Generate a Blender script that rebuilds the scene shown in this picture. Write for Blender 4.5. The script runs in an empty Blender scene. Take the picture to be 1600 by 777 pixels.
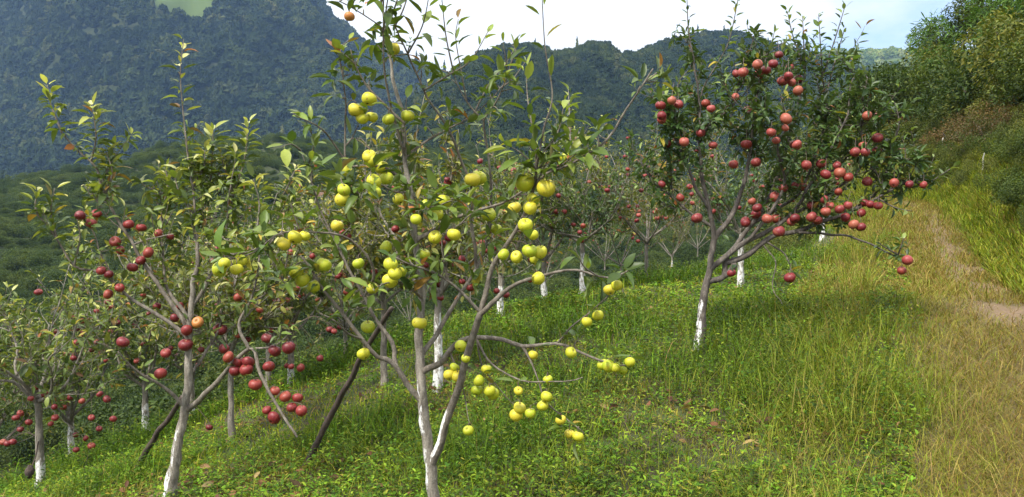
import bpy, math, random
import numpy as np
from mathutils import Vector, Matrix
random.seed(7); RNG = np.random.default_rng(11)
SC = bpy.context.scene
COL = SC.collection
R = math.radians

# ------------------------------------------------------------------ camera, sky, sun, exposure
F, CX, CY, HOR, CAMZ = 1232.0, 800.0, 388.5, 330.0, 1.55
PIT = math.atan((CY - HOR) / F)
cam_d = bpy.data.cameras.new('camera'); cam = bpy.data.objects.new('camera', cam_d); COL.objects.link(cam)
cam_d.sensor_width = 36.0; cam_d.lens = 36.0 * F / 1600.0
cam_d.clip_start = 0.05; cam_d.clip_end = 6000
cam.location = (0, 0, CAMZ); cam.rotation_euler = (R(90) - PIT, 0, 0)
SC.camera = cam

SUN_EL, SUN_AZ = 52.0, 222.0          # azimuth clockwise from +Y (north)
SUN_STRENGTH = 3.3
sd = bpy.data.lights.new('sun', 'SUN'); sun = bpy.data.objects.new('sun', sd); COL.objects.link(sun)
sd.energy = SUN_STRENGTH; sd.angle = R(7); sd.color = (1.0, 0.95, 0.86)
_d = Vector((math.sin(R(SUN_AZ)) * math.cos(R(SUN_EL)), math.cos(R(SUN_AZ)) * math.cos(R(SUN_EL)), math.sin(R(SUN_EL))))
sun.rotation_euler = _d.to_track_quat('Z', 'Y').to_euler(); sun.location = (0, -5, 30)

W = bpy.data.worlds.new('World'); SC.world = W; W.use_nodes = True
nt = W.node_tree; nt.nodes.clear()
def N(nt, t, **kw):
    n = nt.nodes.new(t)
    for k, v in kw.items(): setattr(n, k, v)
    return n
out = N(nt, 'ShaderNodeOutputWorld'); bg = N(nt, 'ShaderNodeBackground'); bgc = N(nt, 'ShaderNodeBackground'); mixs = N(nt, 'ShaderNodeMixShader')
sky = N(nt, 'ShaderNodeTexSky'); sky.sky_type = 'NISHITA'; sky.sun_disc = False
sky.sun_elevation = R(SUN_EL); sky.sun_rotation = R(SUN_AZ); sky.dust_density = 2.0
bg.inputs['Strength'].default_value = 0.085
tc = N(nt, 'ShaderNodeTexCoord')
mp = N(nt, 'ShaderNodeMapping'); mp.inputs['Scale'].default_value = (1.0, 1.0, 2.6); mp.inputs['Location'].default_value = (0.35, 0.1, 0.0)
nz = N(nt, 'ShaderNodeTexNoise'); nz.inputs['Scale'].default_value = 2.6; nz.inputs['Detail'].default_value = 8; nz.inputs['Roughness'].default_value = 0.55
cr = N(nt, 'ShaderNodeMapRange'); cr.inputs[1].default_value = 0.22; cr.inputs[2].default_value = 0.46
# clouds thin out towards the east-north-east
dotn = N(nt, 'ShaderNodeVectorMath'); dotn.operation = 'DOT_PRODUCT'
_a = math.atan((1420 - 800) / F); dotn.inputs[1].default_value = (math.sin(_a) * .985, math.cos(_a) * .985, 0.17)
thin = N(nt, 'ShaderNodeMapRange'); thin.inputs[1].default_value = 0.972; thin.inputs[2].default_value = 0.996; thin.inputs[3].default_value = 0.13; thin.inputs[4].default_value = -0.20
add = N(nt, 'ShaderNodeMath'); add.operation = 'ADD'
nz2 = N(nt, 'ShaderNodeTexNoise'); nz2.inputs['Scale'].default_value = 4.0; nz2.inputs['Detail'].default_value = 6
cc = N(nt, 'ShaderNodeValToRGB'); cc.color_ramp.elements[0].position = 0.3; cc.color_ramp.elements[1].position = 0.7
cc.color_ramp.elements[0].color = (0.85, 0.865, 0.895, 1); cc.color_ramp.elements[1].color = (1.0, 1.0, 1.0, 1)
sepz = N(nt, 'ShaderNodeSeparateXYZ'); el_ = N(nt, 'ShaderNodeMapRange'); el_.interpolation_type = 'SMOOTHSTEP'
el_.inputs[1].default_value = 0.22; el_.inputs[2].default_value = 0.65; el_.inputs[3].default_value = 0.56; el_.inputs[4].default_value = 1.25
nt.links.new(tc.outputs['Generated'], sepz.inputs[0]); nt.links.new(sepz.outputs[2], el_.inputs[0]); nt.links.new(el_.outputs[0], bgc.inputs['Strength'])
L = nt.links.new
L(tc.outputs['Generated'], mp.inputs['Vector']); L(mp.outputs[0], nz.inputs['Vector']); L(mp.outputs[0], nz2.inputs['Vector'])
L(tc.outputs['Generated'], dotn.inputs[0]); L(dotn.outputs['Value'], thin.inputs[0])
L(nz.outputs['Fac'], add.inputs[0]); L(thin.outputs[0], add.inputs[1]); L(add.outputs[0], cr.inputs[0])
L(nz2.outputs['Fac'], cc.inputs[0]); L(cc.outputs[0], bgc.inputs['Color'])
tint = N(nt, 'ShaderNodeMix'); tint.data_type = 'RGBA'; tint.blend_type = 'MULTIPLY'; tint.inputs['Factor'].default_value = 1; tint.inputs[7].default_value = (.80, .95, 1.05, 1)
L(sky.outputs[0], tint.inputs[6]); L(tint.outputs[2], bg.inputs['Color']); L(cr.outputs[0], mixs.inputs[0]); L(bg.outputs[0], mixs.inputs[1]); L(bgc.outputs[0], mixs.inputs[2])
L(mixs.outputs[0], out.inputs['Surface'])
SC.view_settings.view_transform = 'Standard'; SC.view_settings.look = 'None'
SC.view_settings.exposure = 1.2; SC.view_settings.gamma = 1.0; SC.view_settings.use_curve_mapping = False
SC.render.engine = 'CYCLES'
SC.cycles.use_denoising = True
SC.cycles.max_bounces = 6; SC.cycles.diffuse_bounces = 3; SC.cycles.transmission_bounces = 3; SC.cycles.volume_bounces = 1
SC.cycles.use_adaptive_sampling = False
HAZE = 0.000125

# ------------------------------------------------------------------ helpers
cp, sp = math.cos(PIT), math.sin(PIT)
def at(px, py, D):
    x = (px - CX) / F; z = -(py - CY) / F
    return np.array([x * D, (cp + sp * z) * D, CAMZ + (-sp + cp * z) * D])
def proj(P):
    P = np.asarray(P, float); d = P - np.array([0, 0, CAMZ])
    dep = d[..., 1] * cp - d[..., 2] * sp; up = d[..., 1] * sp + d[..., 2] * cp
    return CX + F * d[..., 0] / dep, CY - F * up / dep, dep
def sstep(a, b, x):
    t = np.clip((np.asarray(x, float) - a) / (b - a), 0, 1); return t * t * (3 - 2 * t)
def softplus(x, k):
    x = np.asarray(x, float) / k
    return k * (np.log1p(np.exp(-np.abs(x))) + np.maximum(x, 0))
def _hash(ix, iy, s):
    h = (ix.astype(np.int64) * 374761393 + iy.astype(np.int64) * 668265263 + s * 1442695041) & 0xffffffff
    h = ((h ^ (h >> 13)) * 1274126177) & 0xffffffff
    return ((h ^ (h >> 16)) & 0xffff) / 65535.0
def vnoise(x, y, s=0):
    x = np.asarray(x, float); y = np.asarray(y, float)
    ix = np.floor(x); iy = np.floor(y); fx = x - ix; fy = y - iy
    fx = fx * fx * (3 - 2 * fx); fy = fy * fy * (3 - 2 * fy)
    a = _hash(ix, iy, s); b = _hash(ix + 1, iy, s); c = _hash(ix, iy + 1, s); d = _hash(ix + 1, iy + 1, s)
    return (a * (1 - fx) + b * fx) * (1 - fy) + (c * (1 - fx) + d * fx) * fy
def fbm(x, y, o=4, s=0):
    v = 0; a = 0.5; f = 1.0; t = 0
    for i in range(o):
        v = v + a * vnoise(x * f, y * f, s + i * 7); t += a; a *= .5; f *= 2.03
    return v / t

def mesh_obj(name, verts, faces, mat=None, parent=None, attrs=None, smooth=True, mats=None, midx=None):
    """faces: list of (n,k) int arrays (k = 3 or 4). attrs: {name: (type, array)} on points."""
    me = bpy.data.meshes.new(name)
    verts = np.asarray(verts, np.float32)
    fl = [np.asarray(f, np.int32) for f in faces if len(f)]
    nl = sum(f.size for f in fl); nf = sum(len(f) for f in fl)
    me.vertices.add(len(verts)); me.vertices.foreach_set('co', verts.ravel())
    me.loops.add(nl); me.polygons.add(nf)
    me.loops.foreach_set('vertex_index', np.concatenate([f.ravel() for f in fl]))
    tot = np.concatenate([np.full(len(f), f.shape[1], np.int32) for f in fl])
    st = np.zeros(nf, np.int32); st[1:] = np.cumsum(tot)[:-1]
    me.polygons.foreach_set('loop_start', st)
    try: me.polygons.foreach_set('loop_total', tot)
    except Exception: pass
    me.polygons.foreach_set('use_smooth', np.full(nf, smooth, bool))
    for k, (ty, arr) in (attrs or {}).items():
        a = me.attributes.new(k, ty, 'POINT')
        arr = np.asarray(arr, np.float32)
        if ty == 'FLOAT_COLOR':
            if arr.shape[1] == 3: arr = np.hstack([arr, np.ones((len(arr), 1), np.float32)])
            a.data.foreach_set('color', arr.ravel())
        else: a.data.foreach_set('value', arr.ravel())
    for m in (mats or ([mat] if mat else [])): me.materials.append(m)
    if midx is not None: me.polygons.foreach_set('material_index', np.asarray(midx, np.int32))
    me.update(); me.validate()
    o = bpy.data.objects.new(name, me); COL.objects.link(o)
    if parent: o.parent = parent
    return o
def thing(name, label, cat, loc=(0, 0, 0), group=None):
    o = bpy.data.objects.new(name, None); COL.objects.link(o); o.location = loc
    o.empty_display_size = .1
    o['label'] = label; o['category'] = cat
    if group: o['group'] = group
    return o
def tag(o, label, cat, group=None):
    o['label'] = label; o['category'] = cat
    if group: o['group'] = group
    return o
def kind(o, k, label=None, cat=None):
    o['kind'] = k
    if label: o['label'] = label
    if cat: o['category'] = cat
    return o
def local(P, root): return np.asarray(P) - np.array(root.location)

# ------------------------------------------------------------------ materials
def new_mat(name):
    m = bpy.data.materials.new(name); m.use_nodes = True; t = m.node_tree; t.nodes.clear()
    o = N(t, 'ShaderNodeOutputMaterial'); b = N(t, 'ShaderNodeBsdfPrincipled'); t.links.new(b.outputs[0], o.inputs['Surface'])
    return m, t, b, o
def ramp(t, fac, stops):
    r = N(t, 'ShaderNodeValToRGB'); el = r.color_ramp.elements
    while len(el) < len(stops): el.new(0.5)
    for e, (p, c) in zip(el, stops): e.position = p; e.color = (*c, 1)
    t.links.new(fac, r.inputs[0]); return r.outputs[0]
def noise(t, scale, detail=4, rough=.55, vec=None, dist=0.0):
    n = N(t, 'ShaderNodeTexNoise'); n.inputs['Scale'].default_value = scale; n.inputs['Detail'].default_value = detail
    n.inputs['Roughness'].default_value = rough; n.inputs['Distortion'].default_value = dist
    if vec is not None: t.links.new(vec, n.inputs['Vector'])
    return n.outputs['Fac']
def mixc(t, fac, a, b, mode='MIX'):
    m = N(t, 'ShaderNodeMix'); m.data_type = 'RGBA'; m.blend_type = mode
    for s, v in ((m.inputs['Factor'], fac), (m.inputs[6], a), (m.inputs[7], b)):
        if isinstance(v, (int, float)): s.default_value = v
        elif isinstance(v, tuple): s.default_value = (*v, 1)
        else: t.links.new(v, s)
    return m.outputs[2]
def math_(t, op, a, b=0.0, clamp=False):
    m = N(t, 'ShaderNodeMath'); m.operation = op; m.use_clamp = clamp
    for s, v in zip(m.inputs, (a, b)):
        if isinstance(v, (int, float)): s.default_value = v
        else: t.links.new(v, s)
    return m.outputs[0]
def attr(t, name, out='Color'):
    a = N(t, 'ShaderNodeAttribute'); a.attribute_name = name; return a.outputs[out]
def bump(t, b, h, strength=.3, dist=.01):
    n = N(t, 'ShaderNodeBump'); n.inputs['Strength'].default_value = strength; n.inputs['Distance'].default_value = dist
    t.links.new(h, n.inputs['Height']); t.links.new(n.outputs[0], b.inputs['Normal'])

def leaf_material(name, under=(0.22, 0.26, 0.11), trans=.28, rough=.42, under_mix=.5, spec=.26, rnd=False):
    m, t, b, o = new_mat(name)
    c = attr(t, 'Col')
    geo = N(t, 'ShaderNodeNewGeometry')
    f = math_(t, 'MULTIPLY', geo.outputs['Backfacing'], under_mix)
    tco = N(t, 'ShaderNodeTexCoord')
    n = noise(t, 90, 2, vec=tco.outputs['Object'])
    c1 = mixc(t, .35, c, ramp(t, n, [(0.3, (.55, .55, .5)), (.7, (1.25, 1.2, 1.1))]), 'MULTIPLY')
    if rnd:
        oi = N(t, 'ShaderNodeObjectInfo'); c1 = mixc(t, 1.0, c1, ramp(t, oi.outputs['Random'], [(0, (.65, .7, .65)), (.5, (1, 1, 1)), (1, (1.5, 1.3, 1.1))]), 'MULTIPLY')
    c2 = mixc(t, f, c1, under)
    t.links.new(c2, b.inputs['Base Color']); b.inputs['Roughness'].default_value = rough
    b.inputs['Specular IOR Level'].default_value = spec
    if trans > 0:
        tr = N(t, 'ShaderNodeBsdfTranslucent'); mx = N(t, 'ShaderNodeMixShader'); mx.inputs[0].default_value = trans
        t.links.new(mixc(t, 1.0, c1, (1.3, 1.35, .5), 'MULTIPLY'), tr.inputs['Color'])
        t.links.new(b.outputs[0], mx.inputs[1]); t.links.new(tr.outputs[0], mx.inputs[2]); t.links.new(mx.outputs[0], o.inputs['Surface'])
    return m
M_LEAF = leaf_material('apple_leaf')
M_GRASS = leaf_material('grass_blade', under_mix=0.0, trans=.3, rough=.7, spec=.06)
M_WEED = leaf_material('weed_leaf', under=(.12, .2, .04), under_mix=.4, trans=.3, rough=.6, spec=.12)
M_BUSH = leaf_material('bush_leaf', under_mix=0.0, trans=.25, rough=.6, spec=.15, rnd=True)

def bark_material(name, a, b_, c_):
    m, t, b, o = new_mat(name)
    tco = N(t, 'ShaderNodeTexCoord'); mpn = N(t, 'ShaderNodeMapping'); mpn.inputs['Scale'].default_value = (1, 1, .35)
    t.links.new(tco.outputs['Object'], mpn.inputs['Vector'])
    n1 = noise(t, 34, 8, .75, mpn.outputs[0], .6); n2 = noise(t, 160, 3, .6, tco.outputs['Object'])
    col = ramp(t, n1, [(.32, a), (.5, b_), (.68, c_)])
    col = mixc(t, .4, col, ramp(t, n2, [(.35, (.5, .5, .5)), (.65, (1.3, 1.3, 1.3))]), 'MULTIPLY')
    pa = attr(t, 'paint', 'Fac'); n3 = noise(t, 34, 5, .7, mpn.outputs[0]); n4 = noise(t, 9, 3, .6, tco.outputs['Object'])
    k = math_(t, 'ADD', math_(t, 'MULTIPLY', n3, 1.15), math_(t, 'MULTIPLY', n4, .45))
    k = math_(t, 'SUBTRACT', math_(t, 'MULTIPLY', pa, .93), k)
    mr = N(t, 'ShaderNodeMapRange'); mr.inputs[1].default_value = 0.03; mr.inputs[2].default_value = .14; t.links.new(k, mr.inputs[0])
    white = ramp(t, n2, [(.3, (.42, .41, .39)), (.6, (.74, .74, .72))])
    col = mixc(t, mr.outputs[0], col, white)
    t.links.new(col, b.inputs['Base Color']); b.inputs['Roughness'].default_value = .85
    h = math_(t, 'ADD', n1, math_(t, 'MULTIPLY', n2, .5)); bump(t, b, h, .9, .006)
    return m
M_BARK = bark_material('bark_grey_brown', (.055, .045, .034), (.17, .15, .12), (.33, .30, .25))
M_BARKD = bark_material('bark_dark', (.03, .024, .02), (.08, .066, .054), (.18, .155, .13))
M_TWIGL = bark_material('bough_bark', (.05, .04, .03), (.13, .11, .085), (.25, .22, .18))
M_TWIG = bark_material('twig_bark', (.06, .045, .036), (.11, .08, .06), (.17, .13, .10))
M_POLE = bark_material('pole_wood', (.022, .015, .012), (.05, .034, .027), (.10, .07, .055))

def apple_material(name, stops, blush, spots=(.2, .12, .03)):
    m, t, b, o = new_mat(name)
    oi = N(t, 'ShaderNodeObjectInfo'); tco = N(t, 'ShaderNodeTexCoord')
    vadd = N(t, 'ShaderNodeVectorMath'); vadd.operation = 'MULTIPLY_ADD'; vadd.inputs[1].default_value = (1, 1, 1)
    cmb = N(t, 'ShaderNodeCombineXYZ'); s = math_(t, 'MULTIPLY', oi.outputs['Random'], 37.0)
    for k in range(3): t.links.new(s, cmb.inputs[k])
    t.links.new(tco.outputs['Object'], vadd.inputs[0]); t.links.new(cmb.outputs[0], vadd.inputs[2])
    base = ramp(t, oi.outputs['Random'], stops)
    mpn = N(t, 'ShaderNodeMapping'); mpn.inputs['Scale'].default_value = (1, 1, .18); t.links.new(vadd.outputs[0], mpn.inputs['Vector'])
    st = noise(t, 5.5, 5, .6, mpn.outputs[0]); big = noise(t, 1.1, 2, .5, vadd.outputs[0])
    f = math_(t, 'MULTIPLY', ramp(t, st, [(.42, (0, 0, 0)), (.66, (1, 1, 1))]), ramp(t, big, [(.38, (.15, .15, .15)), (.62, (1, 1, 1))]))
    col = mixc(t, math_(t, 'MULTIPLY', f, .85), base, blush)
    vor = N(t, 'ShaderNodeTexVoronoi'); vor.inputs['Scale'].default_value = 9; t.links.new(vadd.outputs[0], vor.inputs['Vector'])
    col = mixc(t, ramp(t, vor.outputs['Distance'], [(.06, (.55, .55, .55)), (.12, (0, 0, 0))]), col, (.45, .34, .14))
    bl = noise(t, 2.4, 3, .6, vadd.outputs[0])
    col = mixc(t, ramp(t, bl, [(.64, (0, 0, 0)), (.69, (.85, .85, .85))]), col, spots)
    sep = N(t, 'ShaderNodeSeparateXYZ'); t.links.new(tco.outputs['Object'], sep.inputs[0])
    rr = N(t, 'ShaderNodeVectorMath'); rr.operation = 'LENGTH'
    c2 = N(t, 'ShaderNodeCombineXYZ'); t.links.new(sep.outputs[0], c2.inputs[0]); t.links.new(sep.outputs[1], c2.inputs[1]); t.links.new(c2.outputs[0], rr.inputs[0])
    cal = math_(t, 'MULTIPLY', math_(t, 'LESS_THAN', rr.outputs['Value'], .16), math_(t, 'LESS_THAN', sep.outputs[2], 0.0))
    col = mixc(t, cal, col, (.035, .02, .012))
    topd = math_(t, 'MULTIPLY', math_(t, 'LESS_THAN', rr.outputs['Value'], .2), math_(t, 'GREATER_THAN', sep.outputs[2], 0.0))
    col = mixc(t, math_(t, 'MULTIPLY', topd, .5), col, (.16, .11, .04))
    t.links.new(col, b.inputs['Base Color']); b.inputs['Roughness'].default_value = .46
    b.inputs['Subsurface Weight'].default_value = .0; b.inputs['Specular IOR Level'].default_value = .4
    bump(t, b, noise(t, 14, 3, .5, vadd.outputs[0]), .12, .02)
    return m
M_GOLD = apple_material('golden_apple_skin', [(0, (.28, .36, .014)), (.45, (.36, .40, .018)), (.8, (.44, .43, .022)), (1, (.48, .40, .03))], (.48, .38, .03))
M_RED = apple_material('red_apple_skin', [(0, (.085, .004, .010)), (.4, (.14, .008, .014)), (.75, (.18, .018, .018)), (1, (.21, .038, .020))], (.24, .05, .03), (.10, .04, .02))
M_PINK = apple_material('striped_apple_skin', [(0, (.13, .007, .016)), (.35, (.21, .024, .028)), (.7, (.26, .046, .038)), (1, (.29, .08, .045))], (.30, .10, .055), (.12, .05, .03))
M_RUSSET = apple_material('russet_apple_skin', [(0, (.36, .13, .03)), (1, (.42, .18, .04))], (.30, .07, .02))

# ------------------------------------------------------------------ terrain height
_ctl = []
for px, py, D in [(262, 785, 4.1), (64, 762, 6.5), (1092, 547, 5.8), (1157, 449, 9.5), (910, 460, 9.5), (685, 612, 6.2), (782, 495, 8.8),
                  (1285, 374, 14), (228, 685, 7.2), (362, 692, 6.2), (676, 905, 3.0), (1540, 745, 3.6), (1480, 450, 9.0), (1560, 392, 11.5),
                  (1450, 335, 16), (1425, 316, 20), (980, 430, 11.5), (800, 775, 4.2), (1100, 772, 4.1), (500, 600, 7.3), (1300, 600, 5.2), (1250, 480, 7.6)]:
    _ctl.append(at(px, py, D))
_ctl += [np.array(v, float) for v in [(0, 0, 0), (-3, 1, -.2), (3, 0, .38), (0, -4, -.1), (-8, 8, -1.7), (-8, 3, -1.2)]]
_ctl = np.array(_ctl)
_A = np.c_[np.ones(len(_ctl)), _ctl[:, 0], _ctl[:, 1]]
_pl, *_ = np.linalg.lstsq(_A, _ctl[:, 2], rcond=None)
_LEN = 3.4
def _K(a, b): return np.exp(-((a[:, None, :2] - b[None, :, :2]) ** 2).sum(-1) / (2 * _LEN ** 2))
_w = np.linalg.solve(_K(_ctl, _ctl) + .12 * np.eye(len(_ctl)), _ctl[:, 2] - _A @ _pl)
def track_x(Y):
    Y = np.asarray(Y, float)
    return .62 + .475 * Y - .40 * softplus(Y - 20.0, 1.6)
def ground(X, Y):
    X = np.asarray(X, float); Y = np.asarray(Y, float)
    sh = np.broadcast_shapes(X.shape, Y.shape); X = np.broadcast_to(X, sh).ravel(); Y = np.broadcast_to(Y, sh).ravel()
    Xc = 40 * np.tanh(X / 40); Yc = np.where(Y > 0, 40 * np.tanh(Y / 40), Y * .3)
    h = _pl[0] + _pl[1] * Xc + _pl[2] * Yc
    for c0 in range(0, len(X), 40000):
        s = slice(c0, c0 + 40000)
        h[s] = h[s] + _K(np.c_[X[s], Y[s]], _ctl) @ _w
    ye = 12.0 + .6 * X + 1.5 * np.maximum(X - 6, 0)
    drop = .42 * softplus(Y - ye, 1.2)
    drop = 14 * np.tanh(drop / 14)
    left = .25 * softplus(-X - 8 , 1.5); left = 10 * np.tanh(left / 10)
    s = X - track_x(Y) - .75
    rise = 1.15 * sstep(0, 1.3, s) + .60 * softplus(s - 2.2, .5)
    rise = 26 * np.tanh(rise / 26) * (1 - .72 * sstep(32, 60, Y)) * sstep(2, 6, Y + .0 * X)
    gate = sstep(0, 1, s / (1 + .9 * np.maximum(Y - 17, 0)))
    h = h - drop * (1 - gate) - left * sstep(0, 6, Y) + rise
    h = h + .05 * (fbm(X * 1.3, Y * 1.3, 3, 3) - .5) + .03 * (fbm(X * 5, Y * 5, 2, 9) - .5)
    h = h + (fbm(X * .12, Y * .12, 3, 5) - .5) * 2.2 * sstep(14, 40, np.hypot(X, Y))
    return h.reshape(sh)
def g1(x, y): return float(ground(np.array([x]), np.array([y]))[0])
def hit(px, py, d0=1.0, d1=60.0):
    D = np.geomspace(d0, d1, 900); P = np.array([at(px, py, d) for d in D])
    k = np.nonzero(P[:, 2] < ground(P[:, 0], P[:, 1]))[0]
    return P[k[0]] if len(k) else P[-1]

# ground sheet (polar grid)
def build_ground():
    na, nr = 420, 300
    az = np.concatenate([np.linspace(-R(52), R(52), 300), np.linspace(R(52), R(308), 120 + 1)[1:-1]])
    na = len(az); rr = np.concatenate([[0.0], np.geomspace(.4, 1550, nr)])
    A, RR = np.meshgrid(az, rr[1:]); X = np.sin(A) * RR; Y = np.cos(A) * RR
    Z = ground(X, Y)
    V = np.c_[X.ravel(), Y.ravel(), Z.ravel()]; V = np.vstack([V, [[0, 0, g1(0, 0)]]])
    i = np.arange(nr - 1)[:, None] * na; j = np.arange(na)[None]; j2 = (j + 1) % na
    q = np.stack([i + j, i + na + j, i + na + j2, i + j2], -1).reshape(-1, 4)[:, ::-1]
    t = np.stack([np.full(na, len(V) - 1), np.arange(na), (np.arange(na) + 1) % na], -1)[:, ::-1]
    x, y = V[:, 0], V[:, 1]
    tr = track_mask(x, y)
    ma, t_, b, o = new_mat('orchard_soil')
    tco = N(t_, 'ShaderNodeTexCoord')
    n1 = noise(t_, 3.0, 6, .65, tco.outputs['Object']); n2 = noise(t_, 25, 5, .7, tco.outputs['Object'])
    soil = ramp(t_, n2, [(.3, (.022, .015, .008)), (.55, (.05, .033, .016)), (.75, (.09, .062, .03))])
    moss = ramp(t_, n2, [(.3, (.018, .028, .005)), (.7, (.045, .065, .010))])
    dirt = ramp(t_, n2, [(.3, (.09, .06, .034)), (.55, (.16, .105, .062)), (.75, (.23, .155, .095))])
    g = mixc(t_, ramp(t_, n1, [(.42, (0, 0, 0)), (.6, (1, 1, 1))]), moss, soil)
    dry = ramp(t_, n2, [(.3, (.07, .052, .022)), (.55, (.12, .09, .035)), (.75, (.18, .135, .055))])
    col = mixc(t_, attr(t_, 'track', 'Fac'), g, dry); col = mixc(t_, attr(t_, 'rut', 'Fac'), col, dirt)
    t_.links.new(col, b.inputs['Base Color']); b.inputs['Roughness'].default_value = .95
    bump(t_, b, n2, .6, .03)
    o = mesh_obj('ground', V, [q, t], ma, attrs={'track': ('FLOAT', tr), 'rut': ('FLOAT', rut_mask(x, y))})
    return kind(o, 'structure')
def track_mask(x, y):
    c = track_x(y); d = x - c; n = fbm(x * .9, y * .9, 3, 21) - .5
    return sstep(-.75, -.10, d + n * .8) * (1 - sstep(.7 - .35 * sstep(9, 15, y), 1.1 - .4 * sstep(9, 15, y), d + n * .5)) * sstep(1, 2.5, y) * (1 - sstep(20, 24, y))
LUSH = [(*hit(px, py)[:2], rr) for px, py, rr in ((1190, 500, .8), (1130, 520, .5), (800, 690, .55), (740, 720, .5), (860, 610, .6), (560, 690, .6), (930, 490, .7), (180, 760, .5))]
def lush_k(x, y):
    k = sstep(.42, .60, fbm(x * .55, y * .55, 3, 40))
    for a, b_, rr in LUSH: k = np.maximum(k, 1.15 * np.exp(-((x - a) ** 2 + (y - b_) ** 2) / (2 * (rr * .7) ** 2)))
    return np.minimum(k, 1.0)
def rut_mask(x, y): return track_mask(x, y) * np.maximum(sstep(.47, .56, fbm(x * 1.4 + 4, y * .55, 4, 60)) * sstep(-.05, .4, x - track_x(y)), .9 * np.exp(-((x - track_x(y) - .30 + .3 * (fbm(x * 2, y * 1.2, 3, 71) - .5)) / .16) ** 2) * sstep(7, 9, y))
build_ground()

# ------------------------------------------------------------------ far hills and mountains
M_HILL, _t, _b, _o = new_mat('forest_floor')
_tco = N(_t, 'ShaderNodeTexCoord'); _n = noise(_t, .09, 6, .65, _tco.outputs['Object']); _n2 = noise(_t, .6, 5, .7, _tco.outputs['Object'])
_c = ramp(_t, _n, [(.35, (.014, .022, .008)), (.6, (.034, .040, .015))])
_c = mixc(_t, .5, _c, ramp(_t, _n2, [(.3, (.5, .5, .5)), (.7, (1.4, 1.4, 1.3))]), 'MULTIPLY')
_c = mixc(_t, attr(_t, 'meadow', 'Fac'), _c, (.065, .092, .026))
_t.links.new(_c, _b.inputs['Base Color']); _b.inputs['Roughness'].default_value = 1.0; _b.inputs['Specular IOR Level'].default_value = .1

class Hill:
    """a hillside from a foot at depth Y0 to a crest at depth Y1 that follows a skyline, then down its far side"""
    def __init__(s, name, sky, Y0, z0, Y1, amp, wl, seed, power=1.0, meadow=()):
        s.sky = np.array(sky, float); s.Y0, s.z0, s.Y1, s.amp, s.wl, s.seed, s.p, s.meadow = Y0, z0, Y1, amp, wl, seed, power, meadow
        px = np.linspace(-900, 2500, 330); u = np.linspace(0, 1.5, 150)
        PX, U = np.meshgrid(px, u); V = s.pt(PX, U)
        nx, nu = len(px), len(u); i = np.arange(nu - 1)[:, None] * nx; j = np.arange(nx - 1)[None]
        q = np.stack([i + j, i + j + 1, i + nx + j + 1, i + nx + j], -1).reshape(-1, 4)
        m = s.mead(V.reshape(-1, 3))
        s.o = kind(mesh_obj(name, V.reshape(-1, 3), [q], M_HILL, attrs={'meadow': ('FLOAT', m)}), 'structure')
    def y1(s, px): return np.interp(px, [p for p, _ in s.Y1], [y for _, y in s.Y1])
    def pt(s, PX, U):
        PX = np.asarray(PX, float); U = np.asarray(U, float)
        Y1 = s.y1(PX); py = np.interp(PX, s.sky[:, 0], s.sky[:, 1])
        z = -(py - CY) / F; D1 = Y1 / (cp + sp * z); Z1 = CAMZ + (-sp + cp * z) * D1
        Y = s.Y0 + (Y1 - s.Y0) * U; X = (PX - CX) / F * Y
        u = np.clip(U, 0, 1); Z = s.z0 + (Z1 - s.z0) * u ** s.p
        Z = Z - np.maximum(U - 1, 0) * (Y1 - s.Y0) * .55
        w = np.sin(np.pi * np.clip(U, 0, 1)) ** .8
        gx = X / s.wl + .4 * Y / s.wl
        gul = 1 - np.abs(2 * fbm(gx, Y / s.wl * .35, 4, s.seed) - 1) * 2
        Z = Z + s.amp * w * (gul - .4) + s.amp * .10 * (fbm(X / s.wl * 5, Y / s.wl * 5, 3, s.seed + 3) - .5)
        return np.stack([X, Y, Z], -1)
    def mead(s, V):
        m = np.zeros(len(V)); px, py, _ = proj(V)
        for mx, my, rx, ry in s.meadow:
            d = ((px - mx) / rx) ** 2 + ((py - my) / ry) ** 2 + (fbm(px / 9, py / 9, 4, 2) - .5) * 1.5
            m = np.maximum(m, 1 - sstep(.35, 1.3, d))
        return m
    def scatter(s, n, seed, pxr=(-350, 1950), ur=(.02, 1.06)):
        r = np.random.default_rng(seed); px = r.uniform(*pxr, n); u = r.uniform(*ur, n)
        V = s.pt(px, u); keep = s.mead(V) < r.uniform(.3, 1.0, n)
        return V[keep]
left_sky = [(-900, -250), (-200, -250), (200, -150), (400, -62), (500, -2), (554, 48), (600, 74), (632, 93), (700, 132), (800, 185), (1000, 260), (1300, 300), (2500, 330)]
mid_sky = [(-900, 420), (-300, 345), (0, 292), (60, 280), (95, 272), (190, 255), (250, 233), (330, 226), (417, 218), (500, 222), (600, 232), (760, 240), (900, 262), (1100, 290), (1400, 320), (2500, 335)]
cen_sky = [(-900, 330), (300, 300), (500, 262), (620, 185), (700, 128), (747, 92), (790, 76), (830, 76), (863, 88), (900, 84), (925, 76), (945, 75), (965, 90), (985, 90), (1020, 74), (1050, 66),
           (1100, 56), (1140, 54), (1170, 62), (1200, 74), (1260, 88), (1320, 104), (1450, 150), (1700, 250), (2500, 310)]
far_sky = [(-900, 330), (800, 250), (1000, 170), (1150, 110), (1230, 90), (1310, 82), (1350, 83), (1380, 80), (1430, 82), (1500, 92), (1600, 100), (1800, 130), (2500, 250)]
H_LEFT = Hill('mountain', left_sky, 560, -16, [(-900, 1400), (300, 1250), (600, 1000), (800, 930), (2500, 900)], 105, 230, 31, 1.0,
              meadow=[(298, 0, 64, 36), (258, -8, 34, 18)])
H_CEN = Hill('wooded_hill', cen_sky, 240, -14, [(-900, 520), (700, 520), (960, 560), (1100, 660), (2500, 700)], 22, 110, 47, 1.0)
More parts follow.
